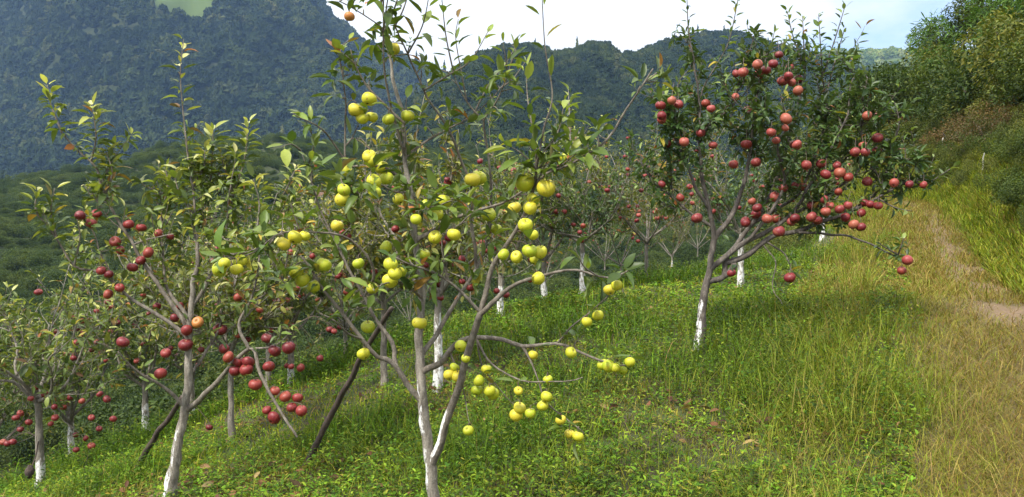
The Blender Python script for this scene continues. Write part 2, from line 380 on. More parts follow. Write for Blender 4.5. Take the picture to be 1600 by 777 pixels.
H_FAR = Hill('distant_hill', far_sky, 700, -14, [(-900, 1000), (2500, 1050)], 25, 160, 77, 1.0, meadow=[(1400, 96, 18, 6), (1330, 92, 10, 4)])
H_MID = Hill('scrub_hill', mid_sky, 38, -13, [(-900, 200), (0, 225), (500, 240), (2500, 260)], 5, 42, 13, 1.15)

def crown_mat(name, stops, rough=1.0):
    m, t, b, o = new_mat(name)
    oi = N(t, 'ShaderNodeObjectInfo'); tco = N(t, 'ShaderNodeTexCoord')
    col = ramp(t, oi.outputs['Random'], stops)
    n = noise(t, 5.0, 4, .7, tco.outputs['Object'])
    col = mixc(t, .6, col, ramp(t, n, [(.35, (.5, .55, .5)), (.65, (1.5, 1.45, 1.3))]), 'MULTIPLY')
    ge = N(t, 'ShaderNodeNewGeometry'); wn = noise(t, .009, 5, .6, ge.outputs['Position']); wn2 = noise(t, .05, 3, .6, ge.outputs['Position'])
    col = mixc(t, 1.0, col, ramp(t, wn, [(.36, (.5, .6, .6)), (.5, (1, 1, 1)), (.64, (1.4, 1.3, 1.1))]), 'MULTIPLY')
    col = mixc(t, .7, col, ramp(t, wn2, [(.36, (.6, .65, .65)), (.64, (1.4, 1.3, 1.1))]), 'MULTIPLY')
    t.links.new(col, b.inputs['Base Color']); b.inputs['Roughness'].default_value = rough; b.inputs['Specular IOR Level'].default_value = .12
    return m
M_CROWN = crown_mat('tree_crown', [(0, (.009, .018, .007)), (.5, (.016, .027, .009)), (.85, (.026, .038, .012)), (1, (.045, .052, .018))])  # greens darkened so the mountain's cloud shadow is painted into the crowns
M_SCRUB = crown_mat('scrub_crown', [(0, (.026, .036, .013)), (.45, (.045, .055, .02)), (.8, (.07, .07, .03)), (1, (.10, .085, .04))])
M_SUNNY = crown_mat('sunlit_painted_crown', [(0, (.05, .085, .025)), (.5, (.085, .125, .04)), (1, (.16, .18, .07))])  # paler crown greens, with the distant hill's sunlight painted into the colour

def forest(name, P, scale, label, mat, conifer=.2, seed=0, tall=1.0, objs=None):
    me = bpy.data.meshes.new(name); me.vertices.add(len(P)); me.vertices.foreach_set('co', np.asarray(P, np.float32).ravel())
    r = np.random.default_rng(seed); n = len(P)
    for k, v in (('scl', scale), ('rot', r.uniform(0, 6.28, n)), ('hgt', r.uniform(.75, 1.3, n) * tall)):
        a = me.attributes.new(k, 'FLOAT', 'POINT'); a.data.foreach_set('value', np.asarray(v, np.float32))
    kd = r.integers(0, len(objs) if objs else 3, n); kd[r.random(n) < conifer] = 3
    a = me.attributes.new('kd', 'INT', 'POINT'); a.data.foreach_set('value', kd.astype(np.int32))
    o = bpy.data.objects.new(name, me); COL.objects.link(o); kind(o, 'stuff', label, 'forest')
    g = bpy.data.node_groups.new(name, 'GeometryNodeTree')
    g.interface.new_socket('Geometry', in_out='INPUT', socket_type='NodeSocketGeometry'); g.interface.new_socket('Geometry', in_out='OUTPUT', socket_type='NodeSocketGeometry')
    gi = N(g, 'NodeGroupInput'); go = N(g, 'NodeGroupOutput'); l = g.links.new
    join = N(g, 'GeometryNodeJoinGeometry')
    def named(nm, ty='FLOAT'):
        a = N(g, 'GeometryNodeInputNamedAttribute'); a.data_type = ty; a.inputs['Name'].default_value = nm
        return a.outputs['Attribute']
    srcs = []
    for ob in (objs or []):
        oi = N(g, 'GeometryNodeObjectInfo'); oi.inputs['Object'].default_value = ob; oi.inputs['As Instance'].default_value = True; srcs.append(oi.outputs['Geometry'])
    for v in range(0 if objs else 4):
        if v < 3:
            ico = N(g, 'GeometryNodeMeshIcoSphere'); ico.inputs['Subdivisions'].default_value = 4; src = ico.outputs['Mesh']; amp, nsc = 1.05, (1.7, 2.3, 2.0)[v]
        else:
            ico = N(g, 'GeometryNodeMeshCone'); ico.inputs['Vertices'].default_value = 14; ico.inputs['Side Segments'].default_value = 12
            ico.inputs['Radius Bottom'].default_value = .62; ico.inputs['Radius Top'].default_value = .04; ico.inputs['Depth'].default_value = 2.8; src = ico.outputs['Mesh']; amp, nsc = .55, 4.0
        cur = src
        for (am, ns) in ((amp, nsc), (amp * .55, nsc * 3.1)):
            pos = N(g, 'GeometryNodeInputPosition'); nr_ = N(g, 'GeometryNodeInputNormal'); no = N(g, 'ShaderNodeTexNoise')
            no.inputs['Scale'].default_value = ns; no.inputs['Detail'].default_value = 2
            va = N(g, 'ShaderNodeVectorMath'); va.operation = 'ADD'; va.inputs[1].default_value = (v * 9.3, v * 5.1, 3.3)
            l(pos.outputs[0], va.inputs[0]); l(va.outputs[0], no.inputs['Vector'])
            sb = N(g, 'ShaderNodeMath'); sb.operation = 'SUBTRACT'; sb.inputs[1].default_value = .5; l(no.outputs['Fac'], sb.inputs[0])
            mu = N(g, 'ShaderNodeMath'); mu.operation = 'MULTIPLY'; mu.inputs[1].default_value = am * 1.7; l(sb.outputs[0], mu.inputs[0])
            vs = N(g, 'ShaderNodeVectorMath'); vs.operation = 'SCALE'; l(nr_.outputs[0], vs.inputs[0]); l(mu.outputs[0], vs.inputs['Scale'])
            spn = N(g, 'GeometryNodeSetPosition'); l(cur, spn.inputs['Geometry']); l(vs.outputs[0], spn.inputs['Offset']); cur = spn.outputs['Geometry']
        sm = N(g, 'GeometryNodeSetMaterial'); sm.inputs['Material'].default_value = mat; l(cur, sm.inputs['Geometry'])
        ti = N(g, 'GeometryNodeGeometryToInstance'); l(sm.outputs[0], ti.inputs[0]); srcs.append(ti.outputs[0])
    for s_ in srcs[::-1]: l(s_, join.inputs[0])
    iop = N(g, 'GeometryNodeInstanceOnPoints'); iop.inputs['Pick Instance'].default_value = True
    l(gi.outputs[0], iop.inputs['Points']); l(join.outputs[0], iop.inputs['Instance']); l(named('kd', 'INT'), iop.inputs['Instance Index'])
    cx = N(g, 'ShaderNodeCombineXYZ'); l(named('rot'), cx.inputs[2]); er = N(g, 'FunctionNodeEulerToRotation'); l(cx.outputs[0], er.inputs[0]); l(er.outputs[0], iop.inputs['Rotation'])
    cs = N(g, 'ShaderNodeCombineXYZ'); mm = N(g, 'ShaderNodeMath'); mm.operation = 'MULTIPLY'; sc_ = named('scl'); l(sc_, mm.inputs[0]); l(named('hgt'), mm.inputs[1])
    l(sc_, cs.inputs[0]); l(sc_, cs.inputs[1]); l(mm.outputs[0], cs.inputs[2]); l(cs.outputs[0], iop.inputs['Scale'])
    l(iop.outputs[0], go.inputs[0])
    md = o.modifiers.new('scatter', 'NODES'); md.node_group = g
    return o
def put_forest():
    r = np.random.default_rng(5)
    P = H_LEFT.scatter(34000, 1, ur=(.03, .98)); s = r.gamma(5, .72, len(P)).clip(1.4, 8) * (1 + .5 * (fbm(P[:, 0] / 60, P[:, 1] / 60, 2, 8) - .3))
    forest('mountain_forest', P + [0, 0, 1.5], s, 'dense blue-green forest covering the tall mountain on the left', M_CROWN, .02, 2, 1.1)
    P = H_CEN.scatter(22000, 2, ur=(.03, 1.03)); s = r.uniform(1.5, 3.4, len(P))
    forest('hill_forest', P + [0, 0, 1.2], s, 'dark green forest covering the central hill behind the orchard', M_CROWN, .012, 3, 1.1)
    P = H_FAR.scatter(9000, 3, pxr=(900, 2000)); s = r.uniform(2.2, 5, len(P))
    forest('distant_forest', P + [0, 0, 1], s, 'woodland coloured pale as if sunlit on the low distant hill at the right', M_SUNNY, .05, 4)
put_forest()

# ------------------------------------------------------------------ leaves, tubes
_ts = np.array([0, .22, .5, .78, 1.0]); _pw = np.array([0, .80, 1.0, .66, 0])
def leaves_mesh(P, Dv, U, Ln, Wd, dr, fold, C, pet=.22):
    """13 vertices, 9 faces per leaf"""
    n = len(P); Dv = Dv / np.linalg.norm(Dv, axis=1, keepdims=True)
    S = np.cross(Dv, U); S /= np.linalg.norm(S, axis=1, keepdims=True) + 1e-9; Nn = np.cross(S, Dv)
    V = np.zeros((n, 13, 3)); Lc = Ln[:, None]
    V[:, 11] = P + S * .012 * Lc; V[:, 12] = P - S * .012 * Lc
    st = P + Dv * (pet * Lc)
    def mid(t): return st + Dv * (t * Lc * (1 - .12 * t * dr[:, None])) - Nn * (dr[:, None] * t * t * Lc)
    for k, t in enumerate(_ts): V[:, k] = mid(t)
    cf, sf = np.cos(fold)[:, None], np.sin(fold)[:, None]
    wv = .06 * np.sin(np.arange(n) * 1.7)[:, None]
    for k in (1, 2, 3):
        h = Wd[:, None] * .5 * _pw[k]
        V[:, 4 + k] = V[:, k] + h * (S * cf + Nn * (sf + wv)); V[:, 7 + k] = V[:, k] + h * (-S * cf + Nn * (sf - wv))
    b = (np.arange(n) * 13)[:, None]
    q = np.concatenate([b + np.array([[1, 5, 6, 2]]), b + np.array([[2, 6, 7, 3]]), b + np.array([[1, 2, 9, 8]]), b + np.array([[2, 3, 10, 9]])])
    t = np.concatenate([b + np.array([[0, 5, 1]]), b + np.array([[3, 7, 4]]), b + np.array([[0, 1, 8]]), b + np.array([[3, 4, 10]]), b + np.array([[11, 0, 12]])])
    CC = np.repeat(C[:, None, :], 13, 1)
    CC[:, 0:5] *= 1.12
    return V.reshape(-1, 3), [q, t], CC.reshape(-1, 3)

def resample(P, step):
    P = np.asarray(P, float)
    if len(P) < 3: P = np.vstack([P[0], (P[0] + P[-1]) / 2, P[-1]])
    Q = np.vstack([2 * P[0] - P[1], P, 2 * P[-1] - P[-2]]); out = []
    for i in range(1, len(Q) - 2):
        n = max(2, int(np.linalg.norm(Q[i + 1] - Q[i]) / step)); t = np.linspace(0, 1, n, endpoint=False)[:, None]
        a, b, c, d = Q[i - 1], Q[i], Q[i + 1], Q[i + 2]
        out.append(.5 * (2 * b + (c - a) * t + (2 * a - 5 * b + 4 * c - d) * t * t + (3 * b - a - 3 * c + d) * t ** 3))
    return np.vstack(out + [P[-1:]])
class Tubes:
    def __init__(s): s.V = []; s.Q = []; s.T = []; s.P = []; s.n = 0
    def add(s, P, rad, sides=6, paint=None, cap=True, lumpy=.0):
        P = np.asarray(P, float); m = len(P); rad = np.broadcast_to(np.asarray(rad, float), (m,))
        T = np.gradient(P, axis=0); T /= np.linalg.norm(T, axis=1, keepdims=True) + 1e-9
        ref = np.array([1.0, 0, 0]) if abs(T[0, 0]) < .8 else np.array([0, 1.0, 0])
        n1 = ref - T * (T @ ref)[:, None]; n1 /= np.linalg.norm(n1, axis=1, keepdims=True); n2 = np.cross(T, n1)
        a = np.linspace(0, 2 * np.pi, sides, endpoint=False)
        nn = n1[:, None] * np.cos(a)[None, :, None] + n2[:, None] * np.sin(a)[None, :, None]
        rr = rad[:, None] * np.ones(sides)
        if lumpy: rr = rr * (1 + lumpy * (vnoise(np.arange(m)[:, None] * .45 + P[0, 0] * 9, np.arange(sides)[None] * .9, 4) - .5) * 2)
        V = P[:, None] + nn * rr[..., None]
        i = np.arange(m - 1)[:, None] * sides; j = np.arange(sides)[None]; j2 = (j + 1) % sides
        s.Q.append((np.stack([i + j, i + j2, i + sides + j2, i + sides + j], -1).reshape(-1, 4)) + s.n)
        pv = np.zeros((m, sides)) if paint is None else paint(V, nn)
        s.V.append(V.reshape(-1, 3)); s.P.append(pv.ravel()); s.n += m * sides
        if cap:
            s.V.append(P[-1:] + T[-1] * rad[-1]); s.P.append(np.zeros(1)); e = s.n - sides
            s.T.append(np.stack([e + np.arange(sides), e + (np.arange(sides) + 1) % sides, np.full(sides, s.n)], -1)); s.n += 1
    def build(s, name, mat, parent):
        return mesh_obj(name, local(np.vstack(s.V), parent), [np.vstack(s.Q)] + ([np.vstack(s.T)] if s.T else []), mat, parent,
                        attrs={'paint': ('FLOAT', np.concatenate(s.P))})

# ------------------------------------------------------------------ apples
def apple_mesh(seed, mat):
    r = np.random.default_rng(seed); seg, ring = 18, 14
    prof = []
    for k in range(ring + 1):
        th = math.pi * k / ring; x = math.sin(th) ** .92; z = math.cos(th)
        rr = x * (1.0 + .05 * z); zz = .88 * z
        zz -= .34 * math.exp(-(x / .26) ** 2) * (1 if z > 0 else 0) - .22 * math.exp(-(x / .22) ** 2) * (1 if z < 0 else 0)
        prof.append((rr, zz))
    V = []; ph = r.uniform(0, 6)
    sx, sy = r.uniform(.95, 1.03, 2); lean = r.uniform(-.08, .08)
    for rr, zz in prof:
        for j in range(seg):
            a = 2 * math.pi * j / seg; k = 1 + .022 * math.cos(5 * a + ph) * (1 - zz) * .6
            V.append((rr * k * math.cos(a) * sx + lean * zz, rr * k * math.sin(a) * sy, zz * (1 + .05 * math.cos(a + ph))))
    V = np.array(V); i = np.arange(ring)[:, None] * seg; j = np.arange(seg)[None]; j2 = (j + 1) % seg
    q = np.stack([i + j, i + seg + j, i + seg + j2, i + j2], -1).reshape(-1, 4)
    o = mesh_obj('apple', V, [q], mat); me = o.data; bpy.data.objects.remove(o); return me
APPLES = {k: [apple_mesh(i * 3 + n, m) for i in range(3)] for n, (k, m) in enumerate((('gold', M_GOLD), ('red', M_RED), ('pink', M_PINK), ('russet', M_RUSSET)))}
M_CORE = M_TWIG

# ------------------------------------------------------------------ trees
UP = np.array([0, 0, 1.0])
def rvec(): v = np.array([random.gauss(0, 1) for _ in range(3)]); return v / np.linalg.norm(v)
def unit(v): return v / (np.linalg.norm(v) + 1e-9)
PAL = {  # (young tip, light, mid, dark), then chance of yellow/brown leaf
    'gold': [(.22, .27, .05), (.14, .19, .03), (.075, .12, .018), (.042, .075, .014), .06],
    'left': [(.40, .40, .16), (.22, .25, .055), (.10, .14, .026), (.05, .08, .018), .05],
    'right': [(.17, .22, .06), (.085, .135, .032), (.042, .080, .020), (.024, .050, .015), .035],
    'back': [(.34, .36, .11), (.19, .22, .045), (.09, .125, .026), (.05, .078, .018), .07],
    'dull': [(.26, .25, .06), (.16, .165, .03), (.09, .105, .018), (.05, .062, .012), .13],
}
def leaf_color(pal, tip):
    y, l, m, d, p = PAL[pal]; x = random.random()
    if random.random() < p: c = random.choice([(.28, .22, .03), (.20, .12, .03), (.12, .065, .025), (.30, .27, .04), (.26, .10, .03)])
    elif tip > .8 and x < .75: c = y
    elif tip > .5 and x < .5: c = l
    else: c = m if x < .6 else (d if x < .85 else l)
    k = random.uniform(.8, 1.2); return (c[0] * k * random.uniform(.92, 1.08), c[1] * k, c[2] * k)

class Tree:
    def __init__(s, label, base, pal, leaf=.065, group='apple trees of the orchard', bark=None, twig=None):
        s.root = thing('apple_tree', label, 'apple tree', tuple(base), group)
        s.base = np.array(base, float); s.pal = pal; s.leaf = leaf; s.lv = []; s.branches = []; s.trunk = Tubes(); s.cur = s.trunk
        s.S = []; s.bark = bark or M_BARK; s.twig = twig or s.bark; s.D = proj(s.base)[2]; s.apples = 0; s.far = 1.0; s.dens = 1.0
        s.side = 10
    def samples(s): return np.vstack(s.S)
    def limb(s, P, r0, r1, own=True, paint=None, sides=None, step=.03, lumpy=.10, trunk=False, wob=.006):
        P = resample(P, step); m = len(P)
        if wob: P[1:-1] += np.array([[vnoise(i * .35, k * 3.1 + P[0, 0] * 7, 5) - .5 for k in range(3)] for i in range(1, m - 1)]) * 2 * wob
        rad = r0 + (r1 - r0) * np.linspace(0, 1, m) ** .85
        if trunk: s.cur = s.trunk; dd = np.arange(m) * step; rad = rad * (1 + .45 * np.exp(-np.maximum(dd - .05, 0) / .09)); lumpy = max(lumpy, .16)
        elif own: s.cur = Tubes(); s.branches.append(s.cur)
        s.cur.add(P, rad, sides or (14 if trunk else (9 if r0 > .008 else 6)), paint, lumpy=lumpy)
        s.S.append(np.c_[P, rad, np.full(m, len(s.S))])
        return P
    def shoot(s, P, r0=.004, spacing=.028, size=1.0, bare=.0, step=.02, tip=True, elev=(18, 50)):
        P = resample(P, step); m = len(P)
        s.cur.add(P, np.linspace(r0, max(.0012, r0 * .35), m), 5 if s.far == 1 else 4, lumpy=0)
        s.S.append(np.c_[P, np.full(m, r0), np.full(m, len(s.S))])
        d = np.r_[0, np.cumsum(np.linalg.norm(np.diff(P, axis=0), axis=1))]; Lg = d[-1]
        n = max(2, int(Lg * (1 - bare) / spacing)); ph = random.uniform(0, 6.28)
        for k in range(n):
            f = bare + (1 - bare) * (k + random.uniform(.2, .8)) / n
            p = np.array([np.interp(f * Lg, d, P[:, c]) for c in range(3)])
            q = np.array([np.interp(min(f * Lg + .02, Lg), d, P[:, c]) for c in range(3)]); q0 = np.array([np.interp(max(f * Lg - .02, 0), d, P[:, c]) for c in range(3)])
            ax = unit(q - q0); ph += 2.4 + random.uniform(-.4, .4)
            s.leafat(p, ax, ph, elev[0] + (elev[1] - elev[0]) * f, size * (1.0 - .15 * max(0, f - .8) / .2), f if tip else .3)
    def leafat(s, p, ax, ph, el, size, tip):
        ref = np.array([1, 0, 0]) if abs(ax[0]) < .8 else np.array([0, 1.0, 0])
        e1 = unit(np.cross(ax, ref)); e2 = np.cross(ax, e1); rad = e1 * math.cos(ph) + e2 * math.sin(ph)
        el = R(el + random.uniform(-18, 18)); d = unit(rad * math.cos(el) + ax * math.sin(el) + rvec() * .18)
        u = ax * .55 + UP * .7 + rvec() * .35
        Ln = s.leaf * size * random.uniform(.55, 1.2)
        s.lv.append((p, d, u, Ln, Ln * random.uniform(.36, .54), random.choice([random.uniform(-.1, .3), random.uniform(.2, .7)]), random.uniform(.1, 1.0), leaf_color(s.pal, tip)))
    def rosette(s, p, ax, n, size=1.0):
        ph = random.uniform(0, 6.28)
        for k in range(n):
            ph += 2.4; s.leafat(p + ax * random.uniform(0, .015), ax, ph, random.uniform(5, 55), size * random.uniform(.7, 1.1), .35)
    def dress(s, P, spur=14, shoots=1.5, slen=(.12, .35), frm=.25, nl=(4, 7), upb=.9, size=1.0):
        """spurs with leaf rosettes and short leafy shoots along a limb (rates per metre)"""
        P = np.asarray(P); d = np.r_[0, np.cumsum(np.linalg.norm(np.diff(P, axis=0), axis=1))]; Lg = d[-1]
        def pick():
            f = random.uniform(frm, 1.0); k = min(int(np.searchsorted(d, f * Lg)), len(P) - 1)
            t = unit(P[min(k + 1, len(P) - 1)] - P[max(k - 1, 0)]); return P[k], t, f
        for _ in range(int(Lg * (1 - frm) * spur * s.dens + random.random())):
            p, t, f = pick(); a = unit(rvec() + UP * .5 + t * .3); q = p + a * random.uniform(.015, .05)
            s.cur.add(np.array([p, (p + q) / 2 + rvec() * .004, q]), [.0028, .0024, .002], 4, lumpy=0)
            s.rosette(q, a, random.randint(*nl), size)
        for _ in range(int(Lg * (1 - frm) * shoots * s.dens + random.random())):
            p, t, f = pick(); s.grow_shoot(p, t, random.uniform(*slen), upb, size)
    def grow_shoot(s, p, t, ln, upb=.9, size=1.0, r0=.0036):
        a = unit(rvec() * .8 + UP * upb * .6 + t * .5); n = 5; pts = [p]; cur = p
        for k in range(n):
            a = unit(a + UP * upb * .22 + rvec() * .12); cur = cur + a * ln / n; pts.append(cur)
        s.shoot(pts, r0, spacing=.026 * s.far, size=size)
    def sublimbs(s, P, n, ln=(.3, .6), r=.006, spur=16, shoots=2.5, frm=.3, upb=.6, slen=(.1, .3), out=None, size=1.0, nl=(4, 7)):
        P = np.asarray(P)
        for _ in range(n):
            f = random.uniform(frm, .98); k = int(f * (len(P) - 1)); t = unit(P[min(k + 1, len(P) - 1)] - P[max(k - 1, 0)])
            o = unit((P[k] - s.base) * np.array([1, 1, .0])) if out is None else out
            a = unit(rvec() * .9 + t * .5 + UP * upb * .6 + o * .3); cur = P[k]; pts = [cur]; L_ = random.uniform(*ln)
            for j in range(6):
                a = unit(a + UP * upb * .12 + rvec() * .22); cur = cur + a * L_ / 6; pts.append(cur)
            Q = s.limb(pts, r, .0022, own=False, sides=5, step=.05, lumpy=0)
            s.dress(Q, spur, shoots, slen, .1, nl, upb, size)
    def apple(s, px=None, py=None, d=None, kind_='red', dia=None, pos=None, jit=.05, tilt=24):
        S = s.samples()
        if pos is None:
            sx, sy, sd_ = proj(S[:, :3]); e = np.hypot(sx - px, (sy - (py - 10)) * 1.0) + np.where(sy > py + 8, 25, 0)
            k = int(np.argmin(e)); D = sd_[k] + random.uniform(-jit, jit * (.4 if jit < .2 else -.1))
            dm = dia * D / F; c = at(px, py, D)
        else:
            c = np.asarray(pos); dm = dia; k = int(np.argmin(((S[:, :3] - c) ** 2).sum(1) + np.where(S[:, 2] < c[2], .01, 0)))
        q = S[k, :3]; top = c + UP * dm * .36
        if np.linalg.norm(q - top) > .012:
            m_ = (q + top) / 2 + np.array([0, 0, .25 * np.linalg.norm((q - top)[:2])]) + rvec() * .006
            stalk = Tubes(); stalk.add(resample([q, m_, top + UP * .01, c + UP * dm * .20], .02), .0016, 4, lumpy=0)
        else: stalk = None
        o = bpy.data.objects.new('apple', random.choice(APPLES[kind_])); COL.objects.link(o); o.parent = s.root
        o.location = tuple(c - s.base); q_ = dm / 2 * random.uniform(.78, 1.04); o.scale = (q_ * random.uniform(.95, 1.05), q_ * random.uniform(.95, 1.05), q_ * random.uniform(.9, 1.06))
        o.rotation_euler = (R(random.gauss(0, tilt)), R(random.gauss(0, tilt)), random.uniform(0, 6.28)); s.apples += 1
        if stalk is not None:
            k_ = mesh_obj('stalk', local(np.vstack(stalk.V), s.root), [np.vstack(stalk.Q), np.vstack(stalk.T)], M_TWIG, o)
            k_.matrix_parent_inverse = Matrix.LocRotScale(o.location, o.rotation_euler, o.scale).inverted()
        if random.random() < .5 and s.far == 1:
            s.rosette(top + rvec() * .01, unit(UP + rvec() * .5), 2)
        return o
    def start_fruit(s): pass
    def finish(s):
        s.trunk.build('trunk', s.bark, s.root)
        for b in s.branches:
            if b.V: b.build('branch', s.twig if b is not s.trunk else s.bark, s.root)
        if s.lv:
            c = list(zip(*s.lv)); A = [np.array(x, float) for x in c]
            V, Fc, CC = leaves_mesh(*A[:7], A[7])
            mesh_obj('foliage', local(V, s.root), Fc, M_LEAF, s.root, attrs={'Col': ('FLOAT_COLOR', CC)}, smooth=True)
        return s
    # authored limbs, drawn by where they are seen, each carrying its own depth
    def trace(s, px, r0, r1, dz=0.0, start=None, **kw):
        n = len(px)
        if start is None and s.S:
            S = s.samples(); sx, sy, sd_ = proj(S[:, :3]); k = int(np.argmin(np.hypot(sx - px[0][0], sy - px[0][1]))); d0 = sd_[k]
        else: d0 = s.D + (start or 0)
        f = np.linspace(0, 1, n); D = d0 + (s.D + dz - d0) * f
        P = [at(x, y, D[i]) for i, (x, y) in enumerate(px)]
        if s.S and start is None: P[0] = S[k, :3]
        sc = s.D / F
        return s.limb(P, r0 * sc * .80, r1 * sc * .75, **kw)
    def tshoot(s, px, dz=0.0, w=2.0, spacing=.026, size=1.0, bare=0.0, **kw):
        S = s.samples(); sx, sy, sd_ = proj(S[:, :3]); k = int(np.argmin(np.hypot(sx - px[0][0], sy - px[0][1]))); d0 = sd_[k]
        n = len(px); D = d0 + (s.D + dz - d0) * np.linspace(0, 1, n); P = [at(x, y, D[i]) for i, (x, y) in enumerate(px)]; P[0] = S[k, :3]
        s.cur = Tubes(); s.branches.append(s.cur)
        s.shoot(P, w * s.D / F, spacing, size, bare, **kw)
        return resample(P, .03)
def paint_fn(zb, hgt, side=None, amt=1.0):
    def f(V, nn):
        h = (V[..., 2] - zb); k = 1 - sstep(hgt * .86, hgt * 1.06, h + .06 * (vnoise(V[..., 0] * 60, V[..., 1] * 60, 3) - .5))
        if side is not None:
            sd_ = unit(np.array(side, float)); k = k * sstep(.05, .6, nn @ sd_)
        return k * amt
    return f

# ---- golden apple tree, foreground
def golden_tree():
    base = np.array([*at(676, 905, 3.0)[:2], 0]); base[2] = g1(base[0], base[1])
    t = Tree('tall airy yellow apple tree with a half-whitewashed forked trunk in the centre foreground', base, 'gold', .076, bark=M_BARK, twig=M_TWIGL); t.dens = 1.5
    D = t.D; b0 = base - np.array([0, 0, .08])
    P = [b0] + [at(x, y, D) for x, y in ((681, 820), (676, 760), (668, 690), (661, 620), (656, 560), (655, 505), (660, 460), (657, 420), (648, 368), (642, 310), (634, 255), (632, 193), (622, 155), (608, 90), (598, 30), (592, -20))]
    pf = paint_fn(base[2], .95, (-.9, -.25, 0), .95)
    T = t.limb(P, .029, .003, trunk=True, paint=pf, step=.02); up = T[len(T) * 5 // 10:]
    t.cur = Tubes(); t.branches.append(t.cur)
    t.dress(up, 9, 2.0, (.10, .25), .1)
    zf = at(714, 605, 3.0)[2]
    pf2 = paint_fn(base[2], zf - base[2], (-.7, -.5, .5), .98)
    A = t.trace([(683, 722), (700, 655), (717, 603), (738, 535), (750, 492)], 9, 6.5, -.22, paint=pf2)
    a1 = t.trace([(750, 492), (775, 466), (809, 443), (852, 428), (900, 423), (950, 434), (990, 417)], 5, 1.2, -.45); t.dress(a1, 2, .4, (.08, .15), .3)
    a2 = t.trace([(750, 497), (757, 460), (771, 416), (786, 389), (813, 346), (833, 292), (838, 250)], 6, 2.5, -.35); t.dress(a2, 18, 3, (.10, .22), .55)
    a3 = t.trace([(745, 484), (701, 439), (660, 418), (632, 410), (600, 395)], 3.5, 1.5, -.35); t.dress(a3, 10, 1, (.08, .2), .2)
    a4 = t.trace([(701, 439), (694, 410), (690, 372), (720, 350)], 2.5, 1.2, -.32); t.dress(a4, 10, 1, (.08, .2), .2)
    Bm = t.trace([(665, 583), (687, 566), (704, 548), (722, 532), (745, 526), (787, 531), (817, 541), (871, 537), (898, 549), (935, 562), (984, 572)], 7, 1.6, -.25); t.dress(Bm, 1.5, .3, (.06, .12), .5, (2, 4))
    b1 = t.trace([(817, 541), (832, 570), (843, 600)], 3, 1.2, -.2)
    b2 = t.trace([(742, 528), (760, 560), (790, 583), (825, 595), (879, 596), (910, 590)], 2.5, 1, -.3)
    b3 = t.trace([(843, 600), (852, 629), (879, 652), (913, 677)], 2, .9, -.2); t.dress(b3, 5, .4, (.06, .12), .2, (2, 4))
    b4 = t.trace([(863, 536), (888, 515), (917, 491), (945, 465), (958, 448)], 2.2, 1, -.3)
    b5 = t.trace([(745, 527), (752, 570), (775, 600), (800, 630)], 1.8, .8, -.1)
    b6 = t.trace([(704, 548), (712, 575), (728, 620), (733, 660)], 1.6, .8, -.1)
    Cm = t.trace([(657, 628), (634, 598), (620, 573), (603, 560), (590, 556), (565, 530), (531, 482), (500, 443), (470, 400)], 6.5, 2, -.15); t.dress(Cm, 8, .8, (.08, .2), .5)
    c1 = t.trace([(618, 570), (611, 537), (584, 491), (570, 462), (535, 404), (523, 360)], 5, 2, .12); t.dress(c1, 10, 1.5, (.08, .22), .3)
    c2 = t.trace([(565, 530), (545, 522), (520, 500)], 2.5, 1, -.3)
    c3 = t.trace([(603, 452), (585, 425), (547, 373), (489, 362), (440, 364), (395, 395), (350, 407)], 3.2, 1.2, -.35); t.dress(c3, 9, .8, (.06, .15), .3)
    c4 = t.trace([(655, 470), (640, 450), (610, 440), (585, 450)], 3, 1, -.4); t.dress(c4, 16, 1, (.08, .2), .2)
    Dm = t.trace([(663, 556), (688, 510), (703, 488), (722, 455), (744, 420), (762, 375), (775, 320)], 5.5, 2.2, .28); t.dress(Dm, 10, 1.6, (.1, .25), .4)
    e1 = t.trace([(650, 375), (690, 352), (736, 330), (782, 318), (815, 300)], 5, 2, -.1); t.dress(e1, 10, 1.2, (.08, .2), .3)
    # upper scaffold
    u1 = t.trace([(740, 418), (738, 350), (736, 297), (720, 252), (705, 212), (686, 182), (666, 154), (650, 115), (639, 85), (625, 55), (612, 25)], 4, 1.5, -.15); t.dress(u1, 9, 1.2, (.1, .25), .45)
    u2 = t.trace([(762, 375), (768, 300), (760, 230), (755, 189), (770, 165), (782, 143), (798, 100)], 3.5, 1.2, .05); t.dress(u2, 9, 1.5, (.08, .2), .5)
    u3 = t.trace([(755, 189), (728, 158), (709, 116)], 2.2, 1, .1); t.dress(u3, 8, 1, (.08, .2), .3)
    u4 = t.trace([(632, 250), (660, 225), (690, 205), (740, 178), (790, 130)], 3, 1, .2); t.dress(u4, 10, 1.5, (.08, .2), .3)
    u5 = t.trace([(640, 290), (600, 262), (560, 258), (541, 250), (539, 154), (536, 120)], 3.5, 1.4, -.1); t.dress(u5, 9, 1.5, (.08, .2), .4)
    u6 = t.trace([(541, 251), (515, 215), (504, 205), (480, 190), (458, 178)], 2.5, 1, -.25); t.dress(u6, 8, .7, (.06, .14), .4)
    u7 = t.trace([(632, 193), (600, 165), (570, 127), (556, 98), (548, 78)], 2.8, 1.2, -.15); t.dress(u7, 14, 1.2, (.06, .16), .4)
    u8 = t.trace([(634, 240), (618, 200), (612, 170), (605, 130), (600, 96), (597, 50), (585, 35), (551, 12), (530, 2)], 3, 1, -.3); t.dress(u8, 9, .8, (.06, .16), .4)
    u9 = t.trace([(833, 292), (850, 275), (890, 257), (947, 217), (978, 172), (997, 144), (1020, 108)], 3, 1.4, -.5); t.dress(u9, 12, 1, (.08, .16), .25)
    l1 = t.trace([(535, 404), (500, 330), (480, 262), (470, 235)], 2.5, 1, .1); t.dress(l1, 10, 1.5, (.08, .2), .2)
    l2 = t.trace([(500, 443), (470, 470), (440, 440), (425, 405)], 2, 1, -.2); t.dress(l2, 10, 1, (.08, .2), .2)
